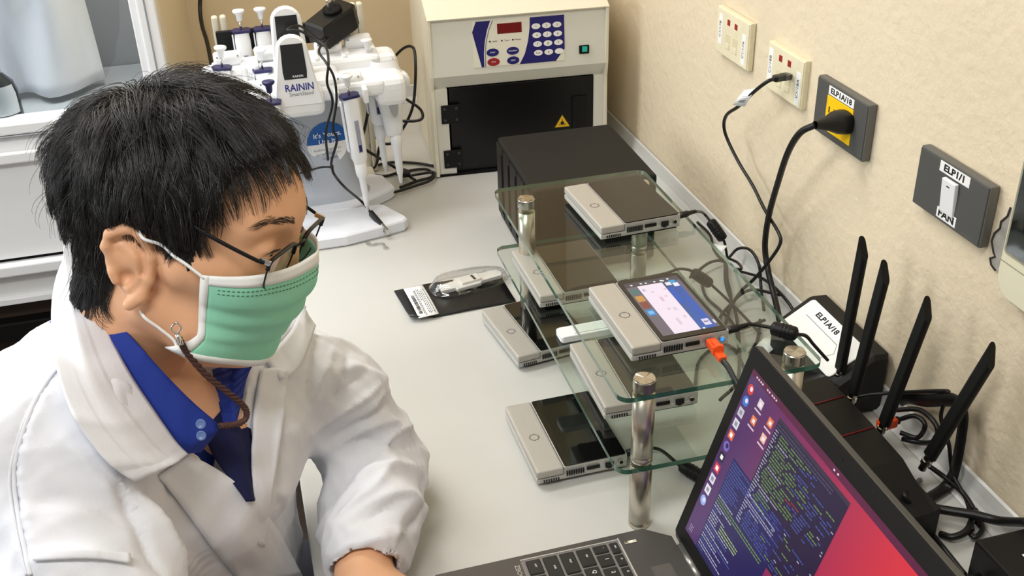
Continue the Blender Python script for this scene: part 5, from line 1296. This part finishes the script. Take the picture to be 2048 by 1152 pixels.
# eyebrows
for q in (1, -1):
    g = np.random.default_rng(5); n = 130; S_ = np.zeros((n, 4, 3))
    for i in range(n):
        a = g.uniform(0, 1); x = .1035-.026*a**1.6; y = q*(.014+.036*a); z = .0455+.006*math.sin(a*2.4)+g.normal()*.0016
        dirv = np.array((-.5*a, q*(.6+.4*a), .5-.75*a)); 
        for k in range(4): S_[i, k] = np.array((x, y, z))+dirv*k*.0024+np.array((.0012, 0, 0))
    # settle on the skin
    f_ = S_.reshape(-1, 3)
    for _ in range(6):
        d = head_sdf(f_.astype(np.float32))/HS; dn = f_-np.array((0, 0, .04)); dn /= np.linalg.norm(dn, axis=1)[:, None]; f_ = f_-dn*(d-.0006)[:, None]*.8
    o = hair_obj('eyebrow', f_.reshape(n, 4, 3), .00022, .00006, hair_m); o['kind'] = 'stuff'

# ------------------------------------------------------------------ face mask
NU, NV = 61, 30
def mask_surf(off=.0045):
    P_ = np.zeros((NV, NU, 3))
    for i in range(NV):
        v = i/(NV-1)
        for j in range(NU):
            u = j/(NU-1)*2-1; a = abs(u)
            ang = u*math.radians(70)+math.copysign(math.radians(24)*a**7*min(1, max(0, (v-.74)/.26))**1.5, u); zt_ = .013-.006*a**2+.004*math.exp(-(u/.16)**2); zb_ = -.098+.026*a**1.6
            z = zt_*(1-v)+zb_*v; P_[i, j] = (math.cos(ang), math.sin(ang), z)
    r_ = np.full((NV, NU), .06); axx = np.array((.022, 0, 0))
    for _ in range(24):
        q = np.stack([axx[0]+P_[..., 0]*r_, P_[..., 1]*r_, P_[..., 2]], -1).reshape(-1, 3).astype(np.float32)
        r_ = np.clip(r_-(head_sdf(q)/HS).reshape(NV, NU)*.8, .02, .12)
    mx = r_.copy()
    for _ in range(26):                                    # stretched cloth bridges the hollows
        s_ = mx.copy(); s_[1:-1, 1:-1] = (mx[:-2, 1:-1]+mx[2:, 1:-1]+mx[1:-1, :-2]+mx[1:-1, 2:])/4
        s_[0, 1:-1] = (mx[0, :-2]+mx[0, 2:])/2; s_[-1, 1:-1] = (mx[-1, :-2]+mx[-1, 2:])/2; mx = np.maximum(r_, s_)
    V_ = np.linspace(0, 1, NV)[:, None]; U_ = np.abs(np.linspace(-1, 1, NU))[None]
    pl = np.zeros((NV, 1))
    for c_ in (.36, .56, .76): pl += .0048*(1/(1+np.exp((V_-c_)*90)))
    r2 = mx+off-.0035+pl*(1-.75*U_**4)+.002*np.sin(math.pi*V_)*(1-U_**2)+.0045*np.exp(-((1-V_)/.22)**2)*np.exp(-((U_-.95)/.2)**2)
    r2 = r2-.007*V_**2*(1-U_**2)
    r2 = np.maximum(r2, r_+.0012)
    return np.stack([axx[0]+P_[..., 0]*r2, P_[..., 1]*r2, P_[..., 2]], -1)
MS = mask_surf()
mk = onhead(MB().grid(MS[2:-1, 2:-2], thick=.0012).build('face_mask', mask_m)); mk['label'] = 'mint green pleated face mask'
o = MB().grid(MS[0:4]*np.array((1.004, 1.004, 1)), thick=.0014).build('nose_band', mask_w); o.parent = mk
MB_ = MB()
for sl_ in (slice(0, 3), slice(-3, None)): MB_.grid(MS[:, sl_]*np.array((1.006, 1.006, 1)), thick=.0014)
MB_.grid(MS[-3:]*np.array((1.004, 1.004, 1.004)), thick=.0014); o = MB_.build('white_binding', mask_w); o.parent = mk
m = MB()
for row in (2.0, 4.2, 5.4):
    for j in range(4, NU-5):
        i0 = int(row); f_ = row-i0; a_ = (MS[i0, j]*(1-f_)+MS[i0+1, j]*f_); b_ = (MS[i0, j+1]*(1-f_)+MS[i0+1, j+1]*f_); n_ = nrm(a_*np.array((1, 1, 0))-np.array((.022, 0, 0)))
        m.tube([a_+n_*.0012, a_+(b_-a_)*.6+n_*.0012], .0006, 4)
o = m.build('weld_stitch', M('stitch_green', (70, 120, 100), .7), kind='stuff'); o.parent = mk
def loop_on(p, q):
    p = np.array((p[0], q*p[1], p[2]))
    for _ in range(12): p[1] += q*((.0048 if p[2] > 0 else .0018)-float(head_sdf(p[None].astype(np.float32))[0]))*.8
    return p
for q, cI in ((-1, 1), (1, NU-2)):
    top_, bot = MS[1, cI], MS[-2, cI]
    l_ = [top_+np.array((0, q*.001, 0)), *[loop_on(p, q) for p in ((.040, .074, .014), (.028, .076, .020), (.016, .078, .026))], (.004, q*.087, .031), (-.010, q*.074, .034), (-.022, q*.070, .018), (-.022, q*.068, -.010), (-.008, q*.069, -.034), *[loop_on(p, q) for p in ((.002, .072, -.043), (.014, .068, -.053), (.026, .062, -.063))], bot+np.array((0, q*.001, 0))]
    o = MB().tube(spline(l_, 8), .0014, 6).build('ear_loop', mask_w); o.parent = mk
# ------------------------------------------------------------------ glasses
gl_f = M('glasses_frame', (22, 20, 22), .3, m=.3); lens_m = clear('lens_glass', (238, 240, 240), 1.1, 1.5, 0, .05)
GX = T(.1045, 0, .0195) @ Matrix.Rotation(math.radians(13), 4, 'Y')
gl = onhead(MB().tube(spline([(0.000, -.0105, .002), (.002, -.004, .006), (.002, .004, .006), (.000, .0105, .002)], 6), .0011, 8).build('glasses', gl_f)); gl.matrix_local = HMAT @ GX; gl['label'] = 'black wire glasses with upper rims'
for q in (1, -1):
    def LP(u, v): return (-.0025*(u/.065)**2, q*u, v*.92)
    up_ = [LP(.011, -.004), LP(.013, .006), LP(.022, .0095), (LP(.040, .0095)), LP(.055, .0085), LP(.0645, .0065), LP(.0655, -.002)]
    lo_ = [LP(.0655, -.002), LP(.062, -.018), LP(.052, -.0275), LP(.036, -.029), LP(.021, -.025), LP(.013, -.015), LP(.011, -.004)]
    rim = MB().tube(spline(up_, 6), .0017, 8, flat=1.2).build('rim', gl_f); rim.parent = gl
    lr = MB().tube(spline(lo_, 6), .0008, 6).build('lower_rim', gl_f); lr.parent = gl
    ring = spline(up_, 5)[:-1]+spline(lo_, 5)[:-1]; c_ = np.mean(ring, 0); m = MB()
    vs = [np.array(p)*1.0 for p in ring]; mid = [c_+(p-c_)*.5+np.array((.0012, 0, 0)) for p in vs]; n_ = len(vs)
    m.add(vs+mid+[c_+np.array((.0018, 0, 0))], [(i, (i+1) % n_, n_+(i+1) % n_, n_+i) for i in range(n_)]+[(n_+i, n_+(i+1) % n_, 2*n_) for i in range(n_)], smooth=True)
    o = m.build('lens', lens_m); o.parent = gl
    tmp = [(-.006, q*.0665, .005), (-.012, q*.0705, .005), (-.05, q*.0765, .010), (-.090, q*.0795, .016), (-.108, q*.080, .014), (-.122, q*.078, -.002)]
    o = MB().tube(spline(tmp, 6), .0013, 8, flat=1.4).build('temple', gl_f); o.parent = gl
    o = MB().box((-.006, q*.0668, .0055), (.010, .003, .0045), .001).build('hinge', chrome); o.parent = gl
    o = MB().lathe([(.0005, -.0012), (.004, -.0008), (.004, .0008), (.0005, .0012)], T(-.004, q*.0105, -.008) @ Matrix.Rotation(q*1.2, 4, 'X'), 12).build('nose_pad', plastic_clear); o.parent = gl

# ------------------------------------------------------------------ shirt and coat
CH = (RS+LS)/2
def torso(P, g=0.0):
    d = cap_(P, RS+TL*.03+np.array((0, 0, -.005)), LS-TL*.03+np.array((0, 0, -.005)), .066+g, .062+g)
    d = sm(d, cap_(P, RS+TL*.07-TF*.03+np.array((0, 0, .0)), NB-TF*.02+np.array((-.01, .02, -.03)), .062+g, .062+g), .04)
    d = sm(d, cap_(P, LS-TL*.05-TF*.02, NB-TF*.01+np.array((-.01, .02, -.03)), .055+g, .06+g), .04)
    d = sm(d, cap_(P, CH-TL*.06-TF*.01-np.array((0, 0, .10)), CH+TL*.035-TF*.01-np.array((0, 0, .10)), .096+g), .05)
    d = sm(d, cap_(P, CH-TF*.03-TL*.06-np.array((0, 0, .24)), CH-TF*.03+TL*.02-np.array((0, 0, .24)), .098+g), .06)
    d = sm(d, cap_(P, CH-TF*.05-np.array((0, 0, .10)), PEL, .112+g, .125+g), .05)
    d = sm(d, cap_(P, PEL-TL*.06, PEL+TL*.03, .125+g), .06)
    return d
def shirt_sdf(P):
    d = torso(P, -.010)
    d = sm(d, cap_(P, NB+np.array((0, 0, -.02)), NB+np.array((0, 0, .0)), .072, .068), .03)
    d = np.maximum(d, -(cap_(P, hw((-.035, 0, -.06)), hw((-.066, 0, -.155)), .060, .062)))
    d = np.maximum(d, -cap_(P, NB+TF*.05+np.array((0, 0, .05)), NB+TF*.11+np.array((0, 0, -.02)), .050, .016))
    return d
NK0, NK1 = at_d(372, 700, 1.0), at_d(428, 815, 1.01)
shirt_0 = shirt_sdf
def shirt_sdf(P): return np.maximum(shirt_0(P), -cap_(P, NK0, NK1, .070, .030))
V, Q = snet(shirt_sdf, (-.40, .72, -.05), (.16, 1.18, .40), .006); V = relax(V, Q, 2)
shirt = mesh_obj('polo_shirt', V, Q, shirt_m, man)
def wrk(P, a, b, r_, amp, k=.01): return cap_(P, a, b, r_)
def coat_sdf(P):
    d = torso(P, .006)
    # sleeves: puffy, bunched at the elbow
    d = sm(d, chain(P, [RS+np.array((.0, .0, -.01)), RS*.5+RE*.5, RE, RW], [.076, .070, .066, .05], .03), .035)
    d = sm(d, chain(P, [LS+np.array((-.01, .0, .0)), LS*.5+LE*.5+np.array((.01, .005, .01)), LE, LE*.5+LW*.5, LE*.22+LW*.78], [.060, .060, .056, .053, .046], .02), .02)
    d = np.maximum(d, -cap_(P, LE*.30+LW*.70, LW+fdL*.08, .033))
    # broad billows
    n_ = (np.sin(P @ np.array((31, 22, -26), np.float32))*np.sin(P @ np.array((-17, 29, 21), np.float32)+1.3))
    n2 = np.sin(P @ np.array((60, -40, 52), np.float32)+2.2*np.sin(P @ np.array((20, 30, 10), np.float32)))
    d = d+.0035*n_+.0018*n2
    # neck opening and the V front
    d = np.maximum(d, -(cap_(P, hw((-.03, 0, -.05)), NB+np.array((.0, 0, -.02)), .068, .072)))
    return d
VA = at_d(500, 992, .985); V0 = at_d(372, 860, .93); V1_ = at_d(520, 735, 1.03)
def vcut(P):
    """wedge open at the chest: region between two planes meeting at the V point"""
    ap = VA; s0, s1 = V0-ap, V1_-ap
    lat = (P-ap) @ TL; z = (P-ap)[:, 2]; fw = (P-(CH-TF*.0)) @ TF
    l0, l1 = s0 @ TL, s1 @ TL; z0, z1 = max(s0[2], .02), max(s1[2], .02)
    a = lat-l0/z0*z; b = lat-l1/z1*z
    return np.maximum(np.maximum(-a, b)*.8, np.maximum(-z*.7, -(fw-.02)))
def off_bench(P, d): return np.maximum(d, np.minimum(P[:, 0]+.013, .0015-P[:, 2]))
def coat_full(P): return off_bench(P, np.maximum(coat_sdf(P), -vcut(P)))
V, Q = snet(coat_full, (-.46, .40, -.40), (.26, 1.20, .43), .0040)
V = relax(V, Q, 2, .5)
coat_bvh = BVHTree.FromPolygons([Vector(v) for v in V.tolist()], [tuple(q) for q in Q.tolist()])
# creases: ridges and valleys pressed into the cloth along drawn folds
def hit(px, py):
    d = Vector(ray(px, py)); h = coat_bvh.ray_cast(Vector(CAM), d.normalized()); return None if h[0] is None else (np.array(h[0]), np.array(h[1]))
folds = [ ([(838, 760), (800, 770), (760, 800), (735, 830)], .006, .006), ([(868, 850), (830, 850), (790, 870), (770, 900)], .006, .006), ([(700, 700), (690, 760), (660, 820)], -.005, .007), ([(800, 900), (760, 960), (700, 1010), (660, 1060)], .005, .008), ([(850, 960), (840, 1030), (800, 1080)], -.005, .008), ([(640, 640), (625, 720), (615, 800)], -.005, .007), ([(480, 1000), (470, 1060), (500, 1140)], .004, .009), ([(170, 860), (260, 1000), (320, 1150)], .005, .012), # polyline px, amplitude (m), width (m)
 ([(800, 735), (740, 790), (680, 830), (612, 872)], .007, .008), ([(850, 800), (790, 800), (720, 850), (640, 885)], -.006, .009), ([(845, 830), (760, 850), (700, 880), (640, 905)], .006, .007),
 ([(870, 880), (800, 890), (720, 880), (650, 905)], -.005, .009), ([(862, 930), (780, 930), (700, 960)], .005, .010), ([(870, 990), (800, 1000), (690, 1060)], -.004, .010),
 ([(855, 1060), (780, 1075), (700, 1090), (655, 1120)], .004, .007), ([(780, 700), (700, 770), (640, 830)], -.004, .010), ([(690, 650), (650, 740), (612, 830)], .004, .012),
 ([(230, 960), (270, 1040), (300, 1100), (330, 1152)], -.009, .012), ([(270, 980), (330, 1060), (390, 1152)], .006, .014), ([(60, 1000), (160, 1000), (260, 1060)], -.004, .014), ([(50, 1120), (150, 1108), (260, 1122)], .004, .007),
 ([(108, 742), (60, 820), (28, 930), (40, 1040), (60, 1140)], -.005, .005), ([(118, 748), (70, 825), (38, 930), (50, 1040), (72, 1140)], .003, .006),
 ([(300, 985), (360, 1060), (420, 1152)], -.006, .014), ([(440, 1010), (500, 1080), (560, 1152)], .005, .014), ([(560, 820), (550, 900), (560, 1000), (590, 1100)], -.004, .010), ([(130, 880), (200, 960), (240, 1010)], .004, .012)]
KD = None
N_ = np.zeros_like(V)
fa, fb, fcn, fd = V[Q[:, 0]], V[Q[:, 1]], V[Q[:, 2]], V[Q[:, 3]]; fn_ = np.cross(fcn-fa, fd-fb)
for k in range(4): np.add.at(N_, Q[:, k], fn_)
N_ /= np.linalg.norm(N_, axis=1)[:, None]+1e-12
disp = np.zeros(len(V))
for l, amp, wd in folds:
    l2 = [(a, b, 0) for a, b in l]; hp = [hit(p[0], p[1]) for p in spline(l2, 10)]; hp = [h[0] for h in hp if h is not None]
    if len(hp) < 3: continue
    hp = np.array(hp); n_ = len(hp); tap = np.sin(np.pi*(np.arange(n_)+.7)/(n_+.4))**.6
    D2 = ((V[:, None]-hp[None])**2).sum(-1); j = D2.argmin(1); disp += 1.55*amp*tap[j]*np.exp(-np.sqrt(D2[np.arange(len(V)), j])/(wd*.62))
def ridge(P, f, seed):
    g = np.random.default_rng(seed); A = g.normal(size=(3, 3)); B2 = g.normal(size=(3, 3)); A = A/np.linalg.norm(A, axis=1)[:, None]*f; B2 = B2/np.linalg.norm(B2, axis=1)[:, None]*f*.55
    wv = np.sin(P @ B2.T+g.uniform(0, 6, 3)); q = P @ A.T+1.5*wv[:, [1, 2, 0]]; r_ = 1-np.abs(np.sin(q)); return (r_**1.6).mean(1)-.35
sleeve = np.exp(-np.minimum(cap_(V, LE, LW, .02), cap_(V, LS*.4+LE*.6, LE, .02))/.06)*1.0
disp += (.0085*ridge(V, 30, 1)+.006*ridge(V, 62, 2))*(.6+1.2*np.clip(sleeve, 0, 1))+.002*ridge(V, 120, 3)
V = V+N_*disp[:, None]
m_ = (V[:, 0] > -.0125) & (V[:, 2] < .0012) & (V[:, 2] > -.04); V[m_, 2] = .0012
m_ = (V[:, 0] > -.012) & (V[:, 2] <= -.04); V[m_, 0] = -.012
coat = mesh_obj('lab_coat', V, Q, coat_m, man)
coat_bvh = BVHTree.FromPolygons([Vector(v) for v in V.tolist()], [tuple(q) for q in Q.tolist()])
def drape(rows, off=.004, fb=None, nu=24, nv=14, iters=6, depths=None, bulge=0):
    """lay a strip of cloth (rows of picture points seen from the camera) on the coat; returns a grid of world points"""
    R_ = [np.array(spline([(a, b, 0) for a, b in r], 8))[:, :2] for r in rows]; n_ = min(len(r) for r in R_)
    R_ = [np.array([r[int(round(k*(len(r)-1)/(nu-1)))] for k in range(nu)]) for r in R_]
    G_ = np.zeros((nv, nu, 2))
    for j in range(nu):
        col = spline([(*R_[k][j], 0) for k in range(len(R_))], 12) if len(R_) > 2 else [(R_[0][j]*(1-s)+R_[1][j]*s) for s in np.linspace(0, 1, 25)]
        for i in range(nv): G_[i, j] = np.array(col[int(round(i*(len(col)-1)/(nv-1)))])[:2]
    D_ = np.full((nv, nu), np.nan)
    for i in range(nv):
        for j in range(nu):
            h = hit(*G_[i, j])
            if h is not None: D_[i, j] = (h[0]-CAM) @ CFw
    if depths is not None:       # explicit depth at the grid corners/rows blended in where given: list of (i0,i1,j0,j1,depth)
        dd = np.array(depths, float); iv = np.linspace(0, dd.shape[0]-1, nv); ju = np.linspace(0, dd.shape[1]-1, nu)
        for i in range(nv):
            for j in range(nu):
                a, b = int(min(iv[i], dd.shape[0]-1.001)), int(min(ju[j], dd.shape[1]-1.001)); fi, fj = iv[i]-a, ju[j]-b
                D_[i, j] = dd[a, b]*(1-fi)*(1-fj)+dd[a+1, b]*fi*(1-fj)+dd[a, b+1]*(1-fi)*fj+dd[a+1, b+1]*fi*fj
    else:
        m = np.isnan(D_)
        if m.any(): 
            ok = np.argwhere(~m)
            for i, j in np.argwhere(m): q = ok[((ok-np.array((i, j)))**2).sum(1).argmin()]; D_[i, j] = D_[q[0], q[1]]
        for _ in range(iters):
            E_ = np.pad(D_, 1, mode='edge'); S_ = (E_[:-2, 1:-1]+E_[2:, 1:-1]+E_[1:-1, :-2]+E_[1:-1, 2:])/4; D_ = np.minimum(D_, S_) if _ < iters-1 else S_
        D_ = D_-off
    P_ = np.zeros((nv, nu, 3))
    for i in range(nv):
        for j in range(nu): P_[i, j] = at_d(*G_[i, j], D_[i, j])
    if bulge:
        s_ = np.sin(np.pi*np.linspace(0, 1, nv))[:, None, None]; P_ = P_-CFw[None, None]*bulge*s_
    return P_
def cloth(name, P_, mt, thick=.0022, parent=None):
    n0 = np.cross(P_[0, 1]-P_[0, 0], P_[1, 0]-P_[0, 0]); fl = (n0 @ (CAM-P_[0, 0])) < 0
    o = MB().grid(P_, thick=thick, flip=fl).build(name, mt); o.parent = parent or man; o.location = -ROOT if not parent else (0, 0, 0); return o
# ------------------------------------------------------------------ collars, front edges and cord
P_ = drape([[(198, 586), (242, 650), (288, 703), (336, 754), (386, 804), (440, 850)], [(165, 575), (200, 665), (258, 760), (320, 830), (378, 880), (432, 868)], [(155, 560), (190, 680), (245, 790), (310, 870), (360, 905), (402, 905)]],
           depths=[[.965, .938, .930, .937, .948, .965], [.968, .938, .930, .934, .945, .96], [.98, .95, .94, .94, .95, .965]])
polo = cloth('polo_collar', P_, shirt_m, .003)
P_ = drape([[(424, 740), (434, 790), (446, 845)], [(470, 722), (465, 780), (470, 850)], [(532, 692), (497, 748), (482, 812)]], depths=[[1.03, 1.02, 1.0], [1.015, 1.005, 1.0], [1.035, 1.03, 1.025]])
cloth('polo_collar', P_, shirt_m, .003)
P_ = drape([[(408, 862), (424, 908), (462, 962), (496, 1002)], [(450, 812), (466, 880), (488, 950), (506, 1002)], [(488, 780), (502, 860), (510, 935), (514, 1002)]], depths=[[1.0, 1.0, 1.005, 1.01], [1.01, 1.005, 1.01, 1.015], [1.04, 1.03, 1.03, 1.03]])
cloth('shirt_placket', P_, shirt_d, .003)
for a, b, d_ in ((402, 848, .940), (403, 871, .943)):
    p_ = Vector(at_d(a, b, d_-.004)); o = MB().lathe([(.0005, 0), (.0042, 0), (.0046, .001), (.0034, .0016), (.0030, .0010), (.0005, .0010)], Matrix.Translation(p_-ROOT) @ (-Vector(CFw)).to_track_quat('Z', 'Y').to_matrix().to_4x4(), 14).build('shirt_button', M('button_blue', (96, 120, 170), .3) if 'button_blue' not in MATS else MATS['button_blue'], man)
P_ = drape([[(146, 490), (168, 560), (205, 640), (258, 742), (310, 822), (352, 882), (377, 908)], [(128, 480), (135, 565), (150, 650), (185, 760), (240, 850), (300, 915), (345, 930)], [(138, 492), (110, 560), (102, 640), (114, 735), (150, 835), (215, 922), (272, 964)]],
           depths=[[1.02, .985, .945, .925, .927, .936, .945], [1.015, .975, .92, .882, .878, .89, .905], [1.02, 1.0, .955, .868, .848, .856, .878]], bulge=.0015, nu=40, nv=18)
c1_ = cloth('coat_collar', P_, coat_m, .0014)
P_ = drape([[(528, 716), (558, 690), (590, 652), (607, 606)], [(545, 738), (578, 716), (604, 676), (618, 630)], [(560, 762), (594, 742), (616, 700), (632, 650)]], off=.010, nu=16, nv=10)
cloth('coat_collar', P_, coat_m, .003)
P_ = drape([[(524, 738), (513, 800), (506, 870), (506, 960), (520, 1088)], [(550, 735), (540, 820), (530, 920), (526, 1000), (524, 1092)], [(577, 740), (570, 810), (560, 890), (546, 985), (530, 1096)]], off=.007, nu=26, nv=8, iters=8)
cloth('coat_placket', P_, coat_m, .0025)
P_ = drape([[(377, 908), (440, 942), (500, 990), (550, 1050), (606, 1152)], [(350, 930), (410, 980), (460, 1040), (510, 1100), (550, 1160)], [(318, 952), (370, 1020), (420, 1090), (450, 1130), (480, 1165)]], off=.007, nu=28, nv=10, iters=8)
cloth('coat_front_edge', P_, coat_m, .0025)
# raised seams of the near sleeve
def seam(l, r_, name):
    hp = [hit(*p[:2]) for p in spline([(a, b, 0) for a, b in l], 10)]; hp = [np.array(h[0])+np.array(h[1])*.0006 for h in hp if h is not None]
    hp = np.array(hp)
    for _ in range(4): hp[1:-1] = hp[1:-1]*.4+(hp[:-2]+hp[2:])*.3
    o = MB().tube(list(hp), r_, 8).build(name, coat_m, man); o.location = -ROOT
seam([(112, 740), (85, 775), (58, 830), (34, 905), (27, 960), (36, 1030), (50, 1100), (62, 1150)], .0019, 'sleeve_seam')
seam([(104, 752), (76, 788), (48, 842), (25, 915), (19, 965), (28, 1035), (42, 1105), (54, 1150)], .0013, 'sleeve_seam')
P_ = drape([[(62, 1102), (120, 1098), (190, 1098), (262, 1106)], [(66, 1122), (120, 1119), (190, 1118), (262, 1126)]], off=.004, nu=18, nv=5, iters=6)
cloth('sleeve_band', P_, coat_m, .0016)
# plaited cord of the glasses with its clip
cp_ = [at_d(*q) for q in ((358, 676, .905), (374, 705, .915), (408, 745, .93), (450, 780, .945), (484, 808, .958), (494, 826, .962), (488, 842, .962), (465, 850, .958), (440, 852, .952))]
cs_ = spline(cp_, 10); m = MB()
for ph in (0, 2.094, 4.189):
    pts_ = []
    for i, p in enumerate(cs_):
        a = i*.9+ph; pts_.append(np.array(p)+.0016*(math.cos(a)*CRt+math.sin(a)*CU)-np.array(ROOT))
    m.tube(pts_, .0017, 6)
co = m.build('neck_cord', M('plaited_brown', (72, 44, 38), .6), man); co['label'] = 'brown plaited cord'
a0, a1 = Vector(at_d(362, 690, .903))-ROOT, Vector(at_d(355, 668, .900))-ROOT
m = MB(); m.tube([a0, a0.lerp(a1, .5), a1], .0024, 8); m.tube(spline([a1, a1+Vector((.004, 0, .006)), a1+Vector((.001, 0, .011)), a1+Vector((-.004, 0, .006)), a1], 6), .0008, 6)
o = m.build('cord_clip', chrome); o.parent = co

# ------------------------------------------------------------------ seated lower half and the stool
def legs(P):
    d = cap_(P, PEL-TL*.07+np.array((0, 0, .03)), PEL+TL*.04+np.array((0, 0, .03)), .115)
    for hip, kn, an in ((PEL-TL*.08, (.02, .82, -.235), (.0, .80, -.66)), (PEL+TL*.07, (.10, 1.10, -.235), (.08, 1.10, -.66))):
        d = sm(d, chain(P, [hip+np.array((0, 0, -.02)), kn, an], [.088, .064, .052], .02), .03)
    return np.maximum(d, -.332-P[:, 2]) if False else d
V, Q = snet(legs, (-.42, .66, -.74), (.22, 1.26, .0), .011); V = relax(V, Q, 2)
mesh_obj('trousers', V, Q, M('dark_trousers', (40, 42, 50), .85), man)
for kx, ky in ((.0, .80), (.08, 1.10)):
    o = MB().prism([(kx-.05, ky-.038), (kx+.10, ky-.045), (kx+.17, ky-.03), (kx+.185, ky), (kx+.17, ky+.03), (kx+.10, ky+.045), (kx-.05, ky+.038), (kx-.075, ky)], ZF+.001, ZF+.075, .012).build('shoe', M('shoe_black', (24, 24, 26), .4) if 'shoe_black' not in MATS else MATS['shoe_black'], man); o.location = -ROOT
st = thing('lab_stool', (PEL[0], PEL[1], ZF), 'round black swivel stool under the seated person in the white coat', 'stool')
zs = PEL[2]-.125-ZF
MB().lathe([(.0005, zs-.06), (.16, zs-.06), (.18, zs-.045), (.18, zs-.02), (.165, zs), (.0005, zs)], n=28).build('seat', M('stool_vinyl', (26, 26, 28), .5), st)
MB().lathe([(.025, .06), (.025, zs-.058)], n=14).build('column', chrome, st)
for k in range(5):
    a = 2*math.pi*k/5+.3; o = MB().tube([(.02*math.cos(a), .02*math.sin(a), .09), (.24*math.cos(a), .24*math.sin(a), .06)], .016, 8).build('leg', blackp, st)
    MB().lathe([(.0005, -.012), (.022, -.012), (.024, 0), (.022, .012), (.0005, .012)], T(.24*math.cos(a), .24*math.sin(a), .026) @ Matrix.Rotation(math.pi/2, 4, 'X'), 14).build('caster', blackm, o)
